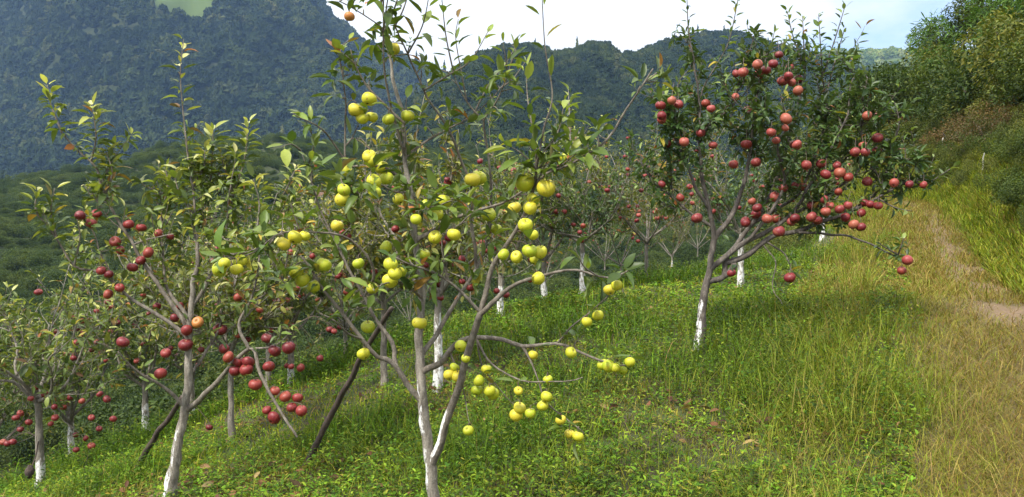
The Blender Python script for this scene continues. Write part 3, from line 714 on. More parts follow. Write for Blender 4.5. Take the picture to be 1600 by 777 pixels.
    f1 = t.trace([(640, 300), (615, 300), (588, 285), (560, 300), (538, 290)], 2.4, 1, -.3); t.dress(f1, 16, 1, (.08, .2), .2)
    f2 = t.trace([(736, 300), (710, 310), (680, 322), (650, 330)], 2.4, 1, -.35); t.dress(f2, 16, 1, (.08, .2), .2)
    # tall leafy shoots
    for px, dz, sp_, sz in (([(835, 262), (850, 200), (863, 150), (852, 77), (848, 20), (846, -30)], -.45, .05, 1.15), ([(798, 100), (806, 78), (800, 70)], .05, .02, .8),
                       ([(709, 116), (697, 58), (691, 5), (688, -25)], 0, .026, 1.0), ([(670, 139), (700, 118), (735, 95), (765, 45)], -.1, .03, .9),
                       ([(612, 25), (622, -5), (625, -30)], -.2, .02, 1.1), ([(639, 85), (660, 40), (672, -15)], -.2, .026, 1.1), ([(551, 12), (560, -15)], -.3, .02, 1.0),
                       ([(728, 158), (722, 120), (712, 60), (716, 30)], .1, .024, .8), ([(740, 178), (765, 130), (790, 100), (812, 60)], .15, .03, .8), ([(597, 50), (604, 10), (610, -25)], -.3, .022, 1.0),
                       ([(838, 250), (830, 190), (824, 150), (822, 105)], -.2, .02, .95), ([(885, 258), (890, 190), (888, 140)], .25, .022, .7), ([(838, 250), (870, 210), (880, 170)], -.3, .016, 1.0),
                       ([(536, 120), (530, 80), (548, 60)], -.1, .02, .9), ([(480, 262), (490, 220), (470, 175)], -.1, .024, 1.0), ([(470, 235), (455, 225), (440, 230)], 0, .02, 1.0), ([(838, 270), (870, 262), (900, 240)], -.4, .014, 1.15), ([(838, 270), (815, 240), (790, 225)], -.4, .014, 1.15)):
        t.tshoot(px, dz, 1.6, sp_, sz)
    t.start_fruit()
    G = [(615, 77), (577, 155), (556, 172), (566, 185), (581, 183), (607, 187), (637, 181), (577, 245), (582, 251), (541, 266), (584, 284), (604, 279), (537, 297), (535, 312), (585, 301), (622, 311), (650, 343), (665, 320), (682, 334), (693, 315), (709, 367), (680, 371), (527, 353), (476, 369), (461, 371), (443, 381), (506, 414), (463, 426), (472, 437), (490, 448), (610, 413), (603, 386), (626, 423), (617, 428), (609, 439), (582, 451), (662, 398), (655, 505), (575, 511), (568, 553), (351, 412), (375, 408), (343, 421), (370, 421), (828, 325), (804, 325), (748, 278), (738, 281), (763, 335), (775, 358), (821, 352), (833, 367), (787, 398), (807, 402), (828, 392), (836, 406), (844, 394), (841, 435), (952, 453), (964, 446), (917, 503), (934, 493), (892, 551), (833, 555), (856, 593), (942, 570), (951, 572), (961, 575), (973, 579), (984, 566), (810, 611), (854, 620), (848, 634), (812, 638), (806, 649), (829, 646), (876, 656), (890, 678), (903, 682), (732, 673), (765, 611), (770, 615), (748, 595), (745, 610), (760, 577), (710, 574), (715, 588), (702, 586), (728, 560), (720, 541), (884, 247), (596, 262), (560, 412)]
    for x, y in G:
        small = y > 440 and x > 690
        t.apple(x, y, kind_='gold', dia=random.uniform(18.5, 21.5) if small else random.uniform(22, 26))
    for x, y, d in ((820, 285, 33), (853, 294, 33), (833, 311, 28)): t.apple(x, y, kind_='gold', dia=d, jit=.02)
    t.apple(546, 26, kind_='russet', dia=18)['label'] = 'brown shrivelled apple'
    t.finish(); return t
golden_tree()

# ---- red apple tree, left
def left_tree():
    p = hit(262, 785, 2, 8); base = p; t = Tree('red apple tree on a smooth grey trunk whitewashed at its foot in the left foreground', base, 'left', .070, bark=M_BARK, twig=M_TWIGL); t.dens = 1.25
    D = t.D; zb = base[2]
    T = t.limb([base - [0, 0, .06]] + [at(x, y, D) for x, y in ((270, 740), (279, 690), (287, 650), (292, 618), (294, 575), (295, 530), (298, 480), (303, 430))], .034, .013, trunk=True, paint=paint_fn(zb, .50, (-.75, -.5, 0), .92), step=.02)
    a = t.trace([(290, 643), (314, 623), (335, 603), (357, 575), (374, 557), (396, 546), (402, 575), (414, 600), (439, 643), (464, 683)], 6, 2.2, -.35); t.dress(a, 2, .2, (.06, .14), .3, (2, 4))
    a1 = t.trace([(390, 547), (373, 508), (394, 465), (405, 411), (400, 370)], 3.5, 1.5, -.1); t.dress(a1, 13, 1.6, (.1, .25), .25); t.sublimbs(a1, 3, (.2, .35), .004)
    a2 = t.trace([(396, 546), (430, 540), (455, 520)], 2.5, 1.2, -.35); t.dress(a2, 6, .5, (.08, .15), .2)
    b = t.trace([(287, 640), (255, 605), (228, 589), (200, 568), (185, 550)], 4, 1.6, -.25); t.dress(b, 9, .8, (.08, .2), .3)
    c = t.trace([(295, 560), (293, 531), (270, 508), (240, 488), (208, 469), (175, 440), (152, 425), (116, 415), (90, 375), (60, 338)], 4.5, 1.4, -.15); t.dress(c, 8, 1.0, (.1, .22), .4)
    d = t.trace([(296, 520), (270, 477), (232, 423), (208, 384), (185, 346), (165, 305), (147, 260), (120, 235), (97, 208)], 5, 1.6, .05); t.dress(d, 9, 1.2, (.1, .22), .4); t.sublimbs(d, 3, (.2, .4), .004)
    e = t.trace([(303, 440), (310, 400), (305, 340), (302, 290)], 5, 2, .1); t.dress(e, 13, 2, (.1, .25), .2); t.sublimbs(e, 5, (.25, .45), .004, shoots=3)
    f = t.trace([(298, 480), (325, 440), (345, 400), (355, 350), (365, 300)], 4.5, 1.6, .15); t.dress(f, 13, 2, (.1, .25), .2); t.sublimbs(f, 5, (.25, .45), .004, shoots=3)
    g = t.trace([(296, 500), (262, 450), (255, 400), (250, 340), (240, 290)], 4, 1.6, .25); t.dress(g, 13, 2, (.1, .25), .2); t.sublimbs(g, 5, (.25, .45), .004, shoots=3)
    h = t.trace([(293, 590), (330, 540), (345, 500), (340, 460)], 3.5, 1.4, .3); t.dress(h, 11, 1.5, (.1, .25), .2); t.sublimbs(h, 3, (.2, .4), .004)
    k = t.trace([(208, 384), (240, 372), (270, 366)], 2, 1, -.1); t.dress(k, 8, .4, (.05, .1), .2, (2, 4))
    l = t.trace([(175, 440), (160, 400), (140, 350), (128, 330)], 2.4, 1, -.2); t.dress(l, 13, 1, (.08, .2), .2)
    m = t.trace([(345, 400), (400, 390), (430, 350), (440, 310)], 3, 1.2, .25); t.dress(m, 12, 2, (.1, .25), .2); t.sublimbs(m, 4, (.2, .4), .004)
    for px, dz, s_, z in (([(97, 208), (80, 165), (74, 133)], .05, .014, .9), ([(147, 255), (150, 215), (144, 164)], 0, .011, .95), ([(302, 295), (293, 239), (284, 154), (282, 110), (287, 62)], .1, .03, .85),
                       ([(324, 290), (332, 240), (333, 200)], .1, .012, .9), ([(365, 305), (382, 250), (388, 190)], .15, .012, .9), ([(240, 295), (225, 290), (215, 280)], .2, .015, .9),
                       ([(60, 338), (55, 320), (60, 300)], -.15, .014, .9), ([(90, 375), (80, 330), (85, 295)], -.1, .02, .9), ([(165, 305), (175, 270), (165, 235)], .05, .012, .9), ([(116, 415), (125, 370), (120, 340)], -.15, .02, .9),
                       ([(365, 300), (350, 262), (345, 240)], .15, .014, .9), ([(440, 310), (455, 280), (462, 262)], .25, .014, .9), ([(250, 340), (262, 290), (258, 262)], .25, .016, .9), ([(302, 290), (318, 262), (320, 235)], .1, .014, .9), ([(400, 370), (405, 320), (396, 280)], 0, .018, .9), ([(305, 340), (280, 300), (270, 262)], .1, .018, .9)):
        t.tshoot(px, dz, 1.8, s_ * .62, z * 1.4, elev=(5, 42))
    t.start_fruit()
    for x, y in [(151, 334), (142, 349), (125, 337), (201, 351), (221, 356), (248, 365), (266, 370), (180, 378), (188, 391), (232, 395), (220, 407), (207, 418), (158, 423), (170, 429), (169, 460), (187, 450), (192, 535), (259, 552), (290, 539), (292, 516), (344, 515), (341, 478), (372, 465), (417, 529), (429, 548), (451, 543), (420, 573), (357, 558), (372, 566), (388, 566), (367, 580), (399, 601), (430, 611), (446, 620), (417, 641), (428, 653), (456, 637), (471, 642), (465, 622), (385, 578), (251, 584), (350, 545)]:
        t.apple(x, y, kind_='red', dia=random.uniform(18, 21.5) * (.85 if y < 480 else 1.02))
    t.apple(309, 504, kind_='russet', dia=19)
    t.apple(327, 668, kind_='red', dia=13)
    t.finish(); return t
left_tree()

# ---- red apple tree, right
def right_tree():
    p = hit(1092, 548, 3, 9); t = Tree('spreading tree crowded with pinkish-red apples beside the grass track', p, 'right', .080, bark=M_BARKD); t.dens = 1.65
    D = t.D; zb = p[2]
    T = t.limb([p - [0, 0, .06]] + [at(x, y, D) for x, y in ((1096, 500), (1099, 470), (1103, 445), (1109, 420), (1112, 394), (1117, 372), (1134, 350), (1145, 335))], .042, .018, trunk=True, paint=paint_fn(zb, .44, (-.8, -.45, 0), .95), step=.025)
    def L_(px, r0, r1, dz, n=3, ln=(.25, .5), spur=13, sh=2.0, **k):
        Q = t.trace(px, r0, r1, dz, **k); t.dress(Q, spur, sh, (.1, .28), .35); t.sublimbs(Q, n, ln, .005, spur=17, shoots=2.5, frm=.4); return Q
    a = L_([(1116, 376), (1114, 354), (1108, 327), (1100, 290), (1094, 240), (1094, 174), (1084, 94)], 5, 1.6, -.1, 8)
    b = L_([(1134, 352), (1151, 320), (1161, 290), (1173, 240), (1178, 187), (1185, 140), (1195, 100)], 5, 1.6, .15, 8)
    c = L_([(1107, 440), (1131, 432), (1134, 404), (1150, 385), (1175, 350), (1200, 310), (1220, 260), (1235, 210), (1250, 150), (1258, 110)], 6, 1.6, .1, 6)
    d = L_([(1113, 421), (1134, 401), (1161, 381), (1200, 362), (1240, 330), (1270, 280), (1300, 230), (1325, 180)], 6, 1.6, -.15, 7)
    e = L_([(1148, 414), (1171, 397), (1205, 371), (1250, 361), (1290, 345), (1330, 330), (1370, 310), (1410, 288), (1445, 280)], 6.5, 1.4, -.2, 8, (.2, .42))
    Q = t.trace([(1131, 434), (1148, 414)], 6, 6, -.05)
    g = t.trace([(1247, 365), (1290, 366), (1326, 369), (1366, 384), (1402, 402), (1412, 412)], 3, 1.2, -.3); t.dress(g, 3, .3, (.05, .1), .75, (3, 5))
    h = t.trace([(1195, 378), (1222, 394), (1234, 410), (1238, 425)], 2, .9, -.3); t.dress(h, 6, .5, (.05, .1), .5, (2, 4))
    h2 = t.trace([(1190, 380), (1212, 410), (1208, 450), (1222, 475)], 1.4, .7, -.3); t.dress(h2, 5, .0, (.05, .1), .7, (2, 4))
    i = L_([(1108, 327), (1085, 290), (1074, 258), (1058, 214), (1055, 170)], 4, 1.4, -.2, 7)
    j = L_([(1114, 354), (1090, 340), (1062, 320), (1040, 300), (1020, 285)], 3.5, 1.3, .1, 5)
    k = L_([(1094, 215), (1111, 194), (1148, 161), (1155, 130), (1175, 90)], 3, 1.2, -.25, 6, (.2, .4))
    l = L_([(1200, 362), (1250, 330), (1300, 300), (1345, 260), (1347, 194), (1357, 165)], 4, 1.4, -.1, 7)
    m = L_([(1175, 350), (1210, 330), (1250, 300), (1275, 240), (1290, 180), (1285, 120)], 4, 1.4, .3, 7)
    n = L_([(1161, 381), (1195, 345), (1225, 290), (1215, 230), (1225, 180)], 4, 1.4, -.35, 7)
    o = L_([(1270, 280), (1310, 260), (1345, 215), (1365, 190)], 3, 1.2, .3, 4, (.2, .4))
    q = L_([(1330, 330), (1370, 300), (1390, 250), (1400, 215)], 3, 1.2, -.05, 4, (.2, .38))
    for px, dz, s_ in (([(1084, 94), (1076, 50), (1073, -10)], -.1, .026), ([(1094, 174), (1098, 140), (1118, 104), (1138, 67), (1151, 10), (1154, -15)], -.1, .022), ([(1258, 110), (1240, 60), (1230, 18)], .1, .015),
                   ([(1258, 110), (1256, 70), (1254, 25)], .1, .02), ([(1285, 120), (1282, 70), (1279, 23)], .25, .02), ([(1285, 120), (1305, 60), (1321, 8)], .2, .022), ([(1290, 150), (1305, 95), (1320, 45)], .3, .02), ([(1195, 100), (1205, 70), (1210, 50)], .15, .015),
                   ([(1420, 288), (1450, 285), (1488, 262)], -.2, .014), ([(1405, 404), (1408, 385), (1412, 372)], -.3, .014), ([(1402, 400), (1380, 385), (1372, 378)], -.3, .018), ([(1325, 180), (1330, 130), (1345, 110)], -.1, .02), ([(1400, 215), (1405, 190), (1398, 160)], 0, .02), ([(1055, 170), (1060, 130), (1075, 110)], -.2, .018), ([(1020, 285), (1005, 260), (1000, 235)], .1, .018),
                   ([(1370, 310), (1400, 325), (1425, 330)], -.3, .016), ([(1290, 180), (1280, 140), (1265, 90)], .3, .016), ([(1148, 161), (1135, 140), (1130, 115)], -.25, .018)):
        t.tshoot(px, dz, 1.5, s_, .95)
    t.start_fruit()
    A = [(1032, 165), (1050, 157), (1060, 163), (1034, 181), (1034, 187), (1103, 162), (1111, 170), (1095, 208), (1042, 225), (1069, 222), (1114, 227), (1150, 115), (1161, 113), (1184, 101), (1186, 116), (1196, 110), (1208, 100), (1217, 86), (1234, 106), (1223, 127), (1232, 119), (1237, 129), (1247, 124), (1247, 142), (1149, 152), (1168, 172), (1228, 186), (1227, 200), (1205, 207), (1213, 220), (1166, 226), (1243, 227), (1181, 254), (1146, 257), (1245, 226), (1290, 273), (1312, 270), (1325, 277), (1355, 284), (1224, 294), (1243, 290), (1254, 292), (1211, 308), (1175, 315), (1183, 325), (1181, 335), (1165, 347), (1288, 312), (1296, 322), (1290, 331), (1312, 327), (1325, 321), (1321, 340), (1268, 339), (1277, 344), (1346, 333), (1351, 317), (1372, 322), (1345, 355), (1334, 351), (1199, 342), (1213, 342), (1217, 362), (1242, 342), (1236, 347), (1397, 286), (1421, 288), (1443, 289), (1348, 227), (1336, 238), (1352, 238), (1370, 236), (1371, 216), (1260, 258), (1283, 256), (1308, 259), (1409, 423), (1418, 407), (1234, 434), (1143, 427), (1355, 181), (1369, 183), (1165, 349), (1089, 341), (1063, 309), (1034, 288), (1310, 300), (1360, 320), (1270, 320)]
    for x, y in A[:100]: t.apple(x, y, kind_='pink' if random.random() < .7 else 'red', dia=random.uniform(15, 18.5), jit=.34)
    t.finish(); return t
right_tree()

# ---- trees further back
def wild_tree(label, px, py, D=None, top=250, width=200, pal='back', leaves=1.0, apples=(), napp=0, dia=.06, fork=.55, paint=.45, seed=1, r=.035, lean=0.0, akind='red', far=1.6, limbs=7, bark=None, leaf=.082):
    random.seed(seed); np.random.seed(seed)
    p = hit(px, py, 3, 40) if D is None else None
    if p is None:
        q = at(px, py, D); p = np.array([q[0], q[1], g1(q[0], q[1])])
    t = Tree(label, p, pal, leaf, bark=bark or M_BARK); t.far = far; t.dens = 1.0
    dep = t.D; Hh = at(px, top, dep)[2] - p[2]; Rr = width / 2 * dep / F
    crown = p + np.array([lean, 0, fork * 1.0])
    t.limb([p - [0, 0, .06], p + [lean * .3, 0, fork * .4], crown], r, r * .72, trunk=True, paint=paint_fn(p[2], paint, None, .98) if paint else None, step=.04)
    for k in range(limbs):
        a = 2 * math.pi * (k + random.uniform(-.3, .3)) / limbs; o = np.array([math.cos(a), math.sin(a), 0]); rr = Rr * random.uniform(.5, .95) if k else Rr * .15
        hh = Hh * random.uniform(.62, .9); pts = [crown - np.array([0, 0, random.uniform(0, .12)])]
        for f in (.25, .5, .75, 1.0): pts.append(crown + o * rr * f ** .75 + UP * (hh - fork) * (f ** 1.15) + rvec() * .06)
        leaves_ = leaves * 1.35; Q = t.limb(pts, r * .5, .004, step=.06, sides=6)
        t.dress(Q, 14 / far * leaves_, 3.2 / far * leaves_, (.15, .4), .2)
        t.sublimbs(Q, int(6.5 * leaves_), (.3, .6), .005, spur=15 / far, shoots=4.0 / far, frm=.15, slen=(.15, .4), upb=.75)
        t.sublimbs(Q[:len(Q) // 2], 1, (.25, .55), .005, spur=10 / far, shoots=1.0, frm=.2, upb=-.1)
    t.start_fruit()
    for x, y in apples: t.apple(x, y, kind_=akind, dia=dia * F / dep, jit=.15)
    S = t.samples(); S = S[(S[:, 2] > p[2] + fork * .7) & (S[:, 3] < .012) & (S[:, 1] < p[1] + .15)]
    for _ in range(napp):
        q = S[random.randrange(len(S))]; t.apple(pos=q[:3] + np.array([random.uniform(-.03, .03), random.uniform(-.10, -.03), -.06]), kind_=akind, dia=dia * random.uniform(.85, 1.1))
    t.finish(); random.seed(seed + 1000); return t
wild_tree('small red apple tree on a thin pale trunk at the far left edge', 64, 762, None, 425, 290, 'back', .5, [(55, 607), (70, 616), (48, 623), (32, 646), (25, 653), (45, 660), (32, 671), (5, 691), (12, 693), (20, 691), (85, 636), (86, 653), (110, 621), (128, 627), (118, 680), (134, 685), (119, 703), (143, 697), (155, 670), (156, 616), (167, 624), (177, 655), (143, 653), (130, 748)], 4, .06, .75, .28, 21, .034)
wild_tree('leafy yellow-green tree with a bare whitish stem and a few red apples', 110, 640, 9.0, 395, 300, 'back', 1.15, [(129, 502), (137, 500), (120, 514), (131, 519), (126, 526), (120, 535), (88, 519), (86, 527), (103, 554), (115, 560)], 6, .07, .6, .6, 22, .04)
wild_tree('apple tree with a short whitewashed foot behind the dark leaning pole', 228, 685, None, 400, 260, 'back', 1.0, (), 14, .06, .6, .40, 23, .035)
wild_tree('apple tree on an unpainted thin grey trunk between the two leaning poles', 362, 692, None, 350, 280, 'dull', .95, [(515, 515), (522, 518), (470, 575), (455, 573), (500, 560)], 12, .06, .75, 0, 24, .024)
wild_tree('red apple tree on a flaking white trunk close behind the yellow apple tree', 685, 612, None, 215, 330, 'dull', .95, [(742, 383), (758, 392), (765, 360), (738, 440), (735, 450), (686, 445), (688, 465), (710, 415), (722, 405), (742, 445), (752, 380), (770, 388), (776, 455), (790, 460), (722, 440), (705, 385)], 8, .065, .8, .68, 25, .037)
wild_tree('apple tree with brown unpainted trunk behind the lower left bough of the yellow tree', 600, 590, 6.8, 290, 300, 'dull', .9, (), 16, .06, .8, 0, 26, .03)
wild_tree('apple tree with short white trunk at the crest behind the forked stems', 782, 495, None, 225, 300, 'back', 1.0, [(780, 262), (792, 260), (787, 265)], 14, .065, .6, .42, 27, .04)
wild_tree('apple tree on a slim white trunk behind the long bare fruiting boughs', 910, 460, None, 235, 290, 'right', 1.05, [(982, 216), (977, 245), (906, 363), (914, 366), (911, 353), (882, 331), (865, 340), (930, 352), (995, 345), (997, 377), (1008, 275), (1014, 273), (1020, 278), (974, 292), (1002, 298)], 14, .07, .75, .62, 28, .04)
wild_tree('apple tree on a dark unpainted trunk just right of the slim white trunk', 970, 432, None, 225, 330, 'right', 1.25, (), 24, .07, .6, 0, 29, .05, bark=M_BARKD)
wild_tree('apple tree with a white trunk seen just behind the spreading pinkish-red tree', 1157, 449, None, 200, 260, 'right', .8, (), 16, .07, .7, .75, 30, .04)
wild_tree('apple tree with a small white trunk standing farthest right near the grass track', 1285, 374, None, 190, 240, 'back', .9, (), 10, .08, .7, .5, 31, .05)
wild_tree('low apple tree at the crest just left of the spreading pinkish-red tree', 1050, 415, None, 215, 300, 'dull', 1.3, (), 14, .08, .5, .3, 32, .045)
wild_tree('yellow-green apple tree at the crest behind the left red apple tree', 455, 590, 8.2, 300, 300, 'back', 1.0, [(530, 512), (448, 572), (440, 600)], 14, .06, .6, .3, 33, .035)
wild_tree('yellow-green apple tree standing lower down the slope beyond the pale stem tree', 300, 640, 10.0, 330, 260, 'back', 1.0, (), 8, .07, .6, .3, 34, .04)
wild_tree('pale leafy young tree just inside the left edge behind the small red tree', -20, 660, 8.2, 470, 260, 'back', 1.1, (), 5, .06, .5, .3, 35, .035)
wild_tree('apple tree with pale top shoots behind the upper crown of the yellow apple tree', 850, 470, 10.5, 160, 240, 'back', .9, (), 10, .07, .6, .4, 36, .04)

for i, (px, py, top, wd, lb) in enumerate(((850, 455, 230, 280, 'thin tangled apple tree behind the right fork of the yellow apple tree'), (1010, 440, 190, 300, 'thin tangled apple tree between the slim white trunk and the spreading pinkish-red tree'),
        (945, 420, 205, 260, 'dull-leaved apple tree at the crest in the gap right of the slim white trunk'), (735, 470, 250, 280, 'thin tangled apple tree at the crest behind the fork of the yellow tree'), (540, 560, 270, 300, 'thin twiggy apple tree seen through the left boughs of the yellow tree'),
        (420, 620, 300, 280, 'thin twiggy apple tree between the left red tree and the yellow tree'), (1090, 400, 200, 280, 'dull-leaved apple tree at the crest straight behind the spreading pinkish-red tree'), (640, 520, 240, 260, 'dull-leaved apple tree at the crest behind the main stem of the yellow tree'))):
    wild_tree(lb, px, py, None, top, wd, ('dull', 'back')[i % 3 == 2], .95, (), (34, 48, 42, 30, 22, 20, 34, 26)[i], .068, (.45, .6)[i % 2], 0, 60 + i, .03, akind='pink', limbs=9, leaf=.072)
# ------------------------------------------------------------------ poles and stakes
def pole(name, label, cat, pts, r0, r1, group=None, mat=None, end=True):
    P = [np.array(p, float) for p in pts]; root = P[0]
    tb = Tubes(); Q = resample(P, .04); m = len(Q)
    Q[1:-1] += np.array([[vnoise(i * .3, 4.4 * k + root[0], 8) - .5 for k in range(3)] for i in range(1, m - 1)]) * .014
    tb.add(Q, np.linspace(r0, r1, m), 10, lumpy=.12)
    o = mesh_obj(name, np.vstack(tb.V) - root, [np.vstack(tb.Q), np.vstack(tb.T)], mat or M_POLE, attrs={'paint': ('FLOAT', np.concatenate(tb.P))})
    o.location = tuple(root); return tag(o, label, cat, group)
b = hit(470, 732, 2, 9); dp = proj(b)[2]
pole('support_pole', 'dark brown crooked pole propping a left bough of the yellow apple tree', 'support pole', [b - np.array([0, 0, .05]), at(500, 680, dp - .12), at(530, 625, dp - .25), at(560, 568, dp - .45), at(588, 518, dp - .65), at(612, 482, dp - .8)], .021, .013, 'poles propping the apple trees')
b = hit(207, 740, 2, 9); dp = proj(b)[2]
pole('support_pole', 'straight near-black pole leaning against the left red apple tree', 'support pole', [b - np.array([0, 0, .05]), at(228, 705, dp - .1), at(255, 665, dp - .25), at(285, 620, dp - .45)], .022, .015, 'poles propping the apple trees')
def clod_weight():
    c = at(46, 738, 6.3); top = at(60, 690, 6.4); root = thing('hanging_weight', 'dark clod hanging on a cord from the small left-edge tree to spread its boughs', 'weight', tuple(c))
    tb = Tubes(); tb.add(resample([top, (top + c) / 2 + [.01, 0, -.01], c], .03), .006, 6); tb.build('cord', M_POLE, root)
    o = mesh_obj('clod', *blob(.035, 5, 1.5), mat=M_POLE, parent=root, attrs={'paint': ('FLOAT', np.zeros(BLOBN))})
def blob(r, seed, zs):
    global BLOBN
    seg, ring = 12, 9; V = []
    for k in range(ring + 1):
        th = math.pi * k / ring
        for j in range(seg):
            a = 2 * math.pi * j / seg; q = 1 + .5 * (vnoise(np.array(j % seg * .8), np.array(k * .8), seed) - .5)
            V.append((r * q * math.sin(th) * math.cos(a), r * q * math.sin(th) * math.sin(a), r * zs * q * math.cos(th)))
    i = np.arange(ring)[:, None] * seg; j = np.arange(seg)[None]; j2 = (j + 1) % seg; BLOBN = len(V)
    return np.array(V), [np.stack([i + j, i + seg + j, i + seg + j2, i + j2], -1).reshape(-1, 4)]
clod_weight()
M_STAKE, _t, _b, _o = new_mat('weathered_stake'); _tc = N(_t, 'ShaderNodeTexCoord')
_t.links.new(ramp(_t, noise(_t, 30, 4, .6, _tc.outputs['Object']), [(.3, (.35, .33, .29)), (.7, (.6, .58, .53))]), _b.inputs['Base Color']); _b.inputs['Roughness'].default_value = .9
for px, py, hgt, lb in ((1535, 272, .55, 'short pale stake at the foot of the right hillside above the track bank'), (1470, 190, .6, 'thin grey stake in the scrub of the right hillside, leftmost of the pair'), (1483, 188, .6, 'thin grey stake in the scrub of the right hillside, right one of the pair'), (1557, 192, .7, 'pale stake highest up among the bushes at the right edge'), (1471, 243, .6, 'small pale stake left of the red-brown shrub')):
    p = hit(px, py, 8, 60)
    pole('stake', lb, 'stake', [p - np.array([0, 0, .1]), p + np.array([.01, 0, hgt * .5]), p + np.array([.03, 0, hgt * .8])], .017, .013, 'stakes on the right hillside', M_STAKE)

# ------------------------------------------------------------------ grass and weeds
def ground_cover():
    r = np.random.default_rng(3)
    def area(n, y0, y1, pw=1.0, xr=(-.80, .80)):
        u = r.random(n); Y = y0 * (y1 / y0) ** u; X = (r.random(n) * (xr[1] - xr[0]) + xr[0]) * Y + r.normal(0, .3, n)
        return X, Y
    def blades(X, Y, H, Wd, lean, C, name, label, mat=M_GRASS, droop=.35):
        n = len(X); Z = ground(X, Y); P = np.c_[X, Y, Z - .01]
        a = r.uniform(0, 6.283, n); o = np.c_[np.cos(a), np.sin(a), np.zeros(n)]; s = np.c_[-np.sin(a), np.cos(a), np.zeros(n)]
        V = np.zeros((n, 7, 3)); Hc = H[:, None]; lc = lean[:, None]
        for k, (f, w) in enumerate(((0, .8), (.4, 1.0), (.75, .7))):
            c = P + UP * (Hc * f * (1 - droop * lc * f * f)) + o * (lc * Hc * f ** 1.6)
            V[:, 2 * k] = c + s * (Wd * w / 2)[:, None]; V[:, 2 * k + 1] = c - s * (Wd * w / 2)[:, None]
        V[:, 6] = P + UP * (Hc * (1 - droop * lc * 1.15)) + o * (lc * Hc)
        b = (np.arange(n) * 7)[:, None]
        q = np.concatenate([b + np.array([[0, 1, 3, 2]]), b + np.array([[2, 3, 5, 4]])]); t = b + np.array([[4, 5, 6]])
        CC = np.repeat(C[:, None], 7, 1); CC[:, 6] *= 1.1
        return kind(mesh_obj(name, V.reshape(-1, 3), [q, t], mat, attrs={'Col': ('FLOAT_COLOR', CC.reshape(-1, 3))}), 'stuff', label, 'grass')
    def pick(cols, w, n):
        c = np.array(cols)[r.choice(len(cols), n, p=np.array(w) / sum(w))]; return c * r.uniform(.55, 1.4, (n, 1)) * r.uniform(.9, 1.1, (n, 3))
    green = [(.20, .255, .018), (.14, .205, .016), (.28, .31, .024), (.06, .11, .012), (.28, .25, .04), (.27, .19, .07)]
    lush = [(.08, .16, .012), (.05, .11, .010), (.13, .22, .016), (.035, .075, .008), (.2, .23, .03), (.2, .15, .05)]
    straw = [(.21, .15, .045), (.17, .115, .035), (.16, .14, .024), (.29, .22, .08), (.12, .13, .02), (.15, .085, .035)]
    # orchard grass
    X, Y = area(320000, 2.2, 36); tm = track_mask(X, Y); bank = sstep(.2, .7, X - track_x(Y) - .75)
    vis = fbm(X * .55, Y * .55, 3, 40); brown = sstep(.46, .60, fbm(X * .9, Y * .9, 4, 44)) * (1 - sstep(6, 14, Y))
    keep = (tm < r.uniform(.1, .9, len(X))) & (r.random(len(X)) > brown * .15); X, Y, vis, brown = X[keep], Y[keep], vis[keep], brown[keep]; n = len(X)
    C1 = pick(green, [4, 4, 3, 2, 1.2, .8], n); C2 = pick(lush, [4, 4, 3, 2, .4, .3], n); k = lush_k(X, Y)[:, None]; brown = brown * (1 - k[:, 0])
    C = C1 * (1 - k) + C2 * k; near_track = np.exp(-np.maximum(track_x(Y) - 1.1 - X, 0) / .6)[:, None] * .6; C = C * (1 - near_track) + pick([(.20, .22, .025), (.14, .185, .02), (.28, .23, .06)], [3, 3, 2], n) * near_track
    br = brown[:, None] * .7; C = C * (1 - br) + pick([(.22, .13, .045), (.32, .22, .08), (.18, .19, .03), (.12, .07, .035)], [2, 2, 2, 1], n) * br
    H = r.gamma(2.6, .022, n) * (.6 + 1.5 * k[:, 0]) * (1 + .35 * near_track[:, 0]); H = np.clip(H, .02, .36); Wd = r.uniform(.0025, .0055, n) * np.clip(Y / 4.5, .9, 2.6)
    blades(X, Y, H, Wd, r.uniform(.15, 1.0, n), C, 'grass', 'bright green orchard grass growing under the apple trees')
    # track grass, lying flatter
    X, Y = area(230000, 2.2, 24, xr=(.1, .85)); tm = track_mask(X, Y); rut = rut_mask(X, Y)
    keep = (tm > r.uniform(.15, .8, len(X))) & (r.random(len(X)) > rut * .9); X, Y = X[keep], Y[keep]; n = len(X)
    gk = r.random(n)[:, None] < (.65 - .45 * sstep(-.7, .5, X - track_x(Y)))[:, None]
    C = np.where(gk, pick([(.19, .20, .028), (.14, .165, .022), (.24, .21, .045)], [2, 2, 2], n), pick(straw, [4, 3, 2, 2, 2, 1], n))
    blades(X, Y, np.clip(r.gamma(2.6, .032, n), .025, .3), r.uniform(.0016, .0036, n) * np.clip(Y / 4.5, .9, 2.4), r.uniform(.6, 1.6, n), C, 'dry_grass', 'straw-coloured dry grass lying on the track', droop=.42)
    Y = r.uniform(8, 24, 90000); X = track_x(Y) + r.uniform(-1.6, 1.3, 90000); rut = rut_mask(X, Y); keep = (r.random(len(X)) > rut * .7); X, Y = X[keep], Y[keep]; n = len(X)
    C = np.where((r.random(n) < .28)[:, None], pick([(.15, .20, .028), (.14, .17, .022), (.24, .21, .045)], [2, 2, 2], n), pick(straw, [4, 3, 2, 2, 2, 1], n))
    blades(X, Y, np.clip(r.gamma(2.6, .028, n), .03, .22), r.uniform(.004, .009, n), r.uniform(.3, 1.3, n), C, 'dry_grass', 'straw-coloured grass on the far stretch of the track')
    # tall wispy grass by the track
    Y = 2.6 * (15 / 2.6) ** r.random(2200); X = track_x(Y) - 1.0 - np.abs(r.normal(0, .38, 2200)) + .25; n = len(X)
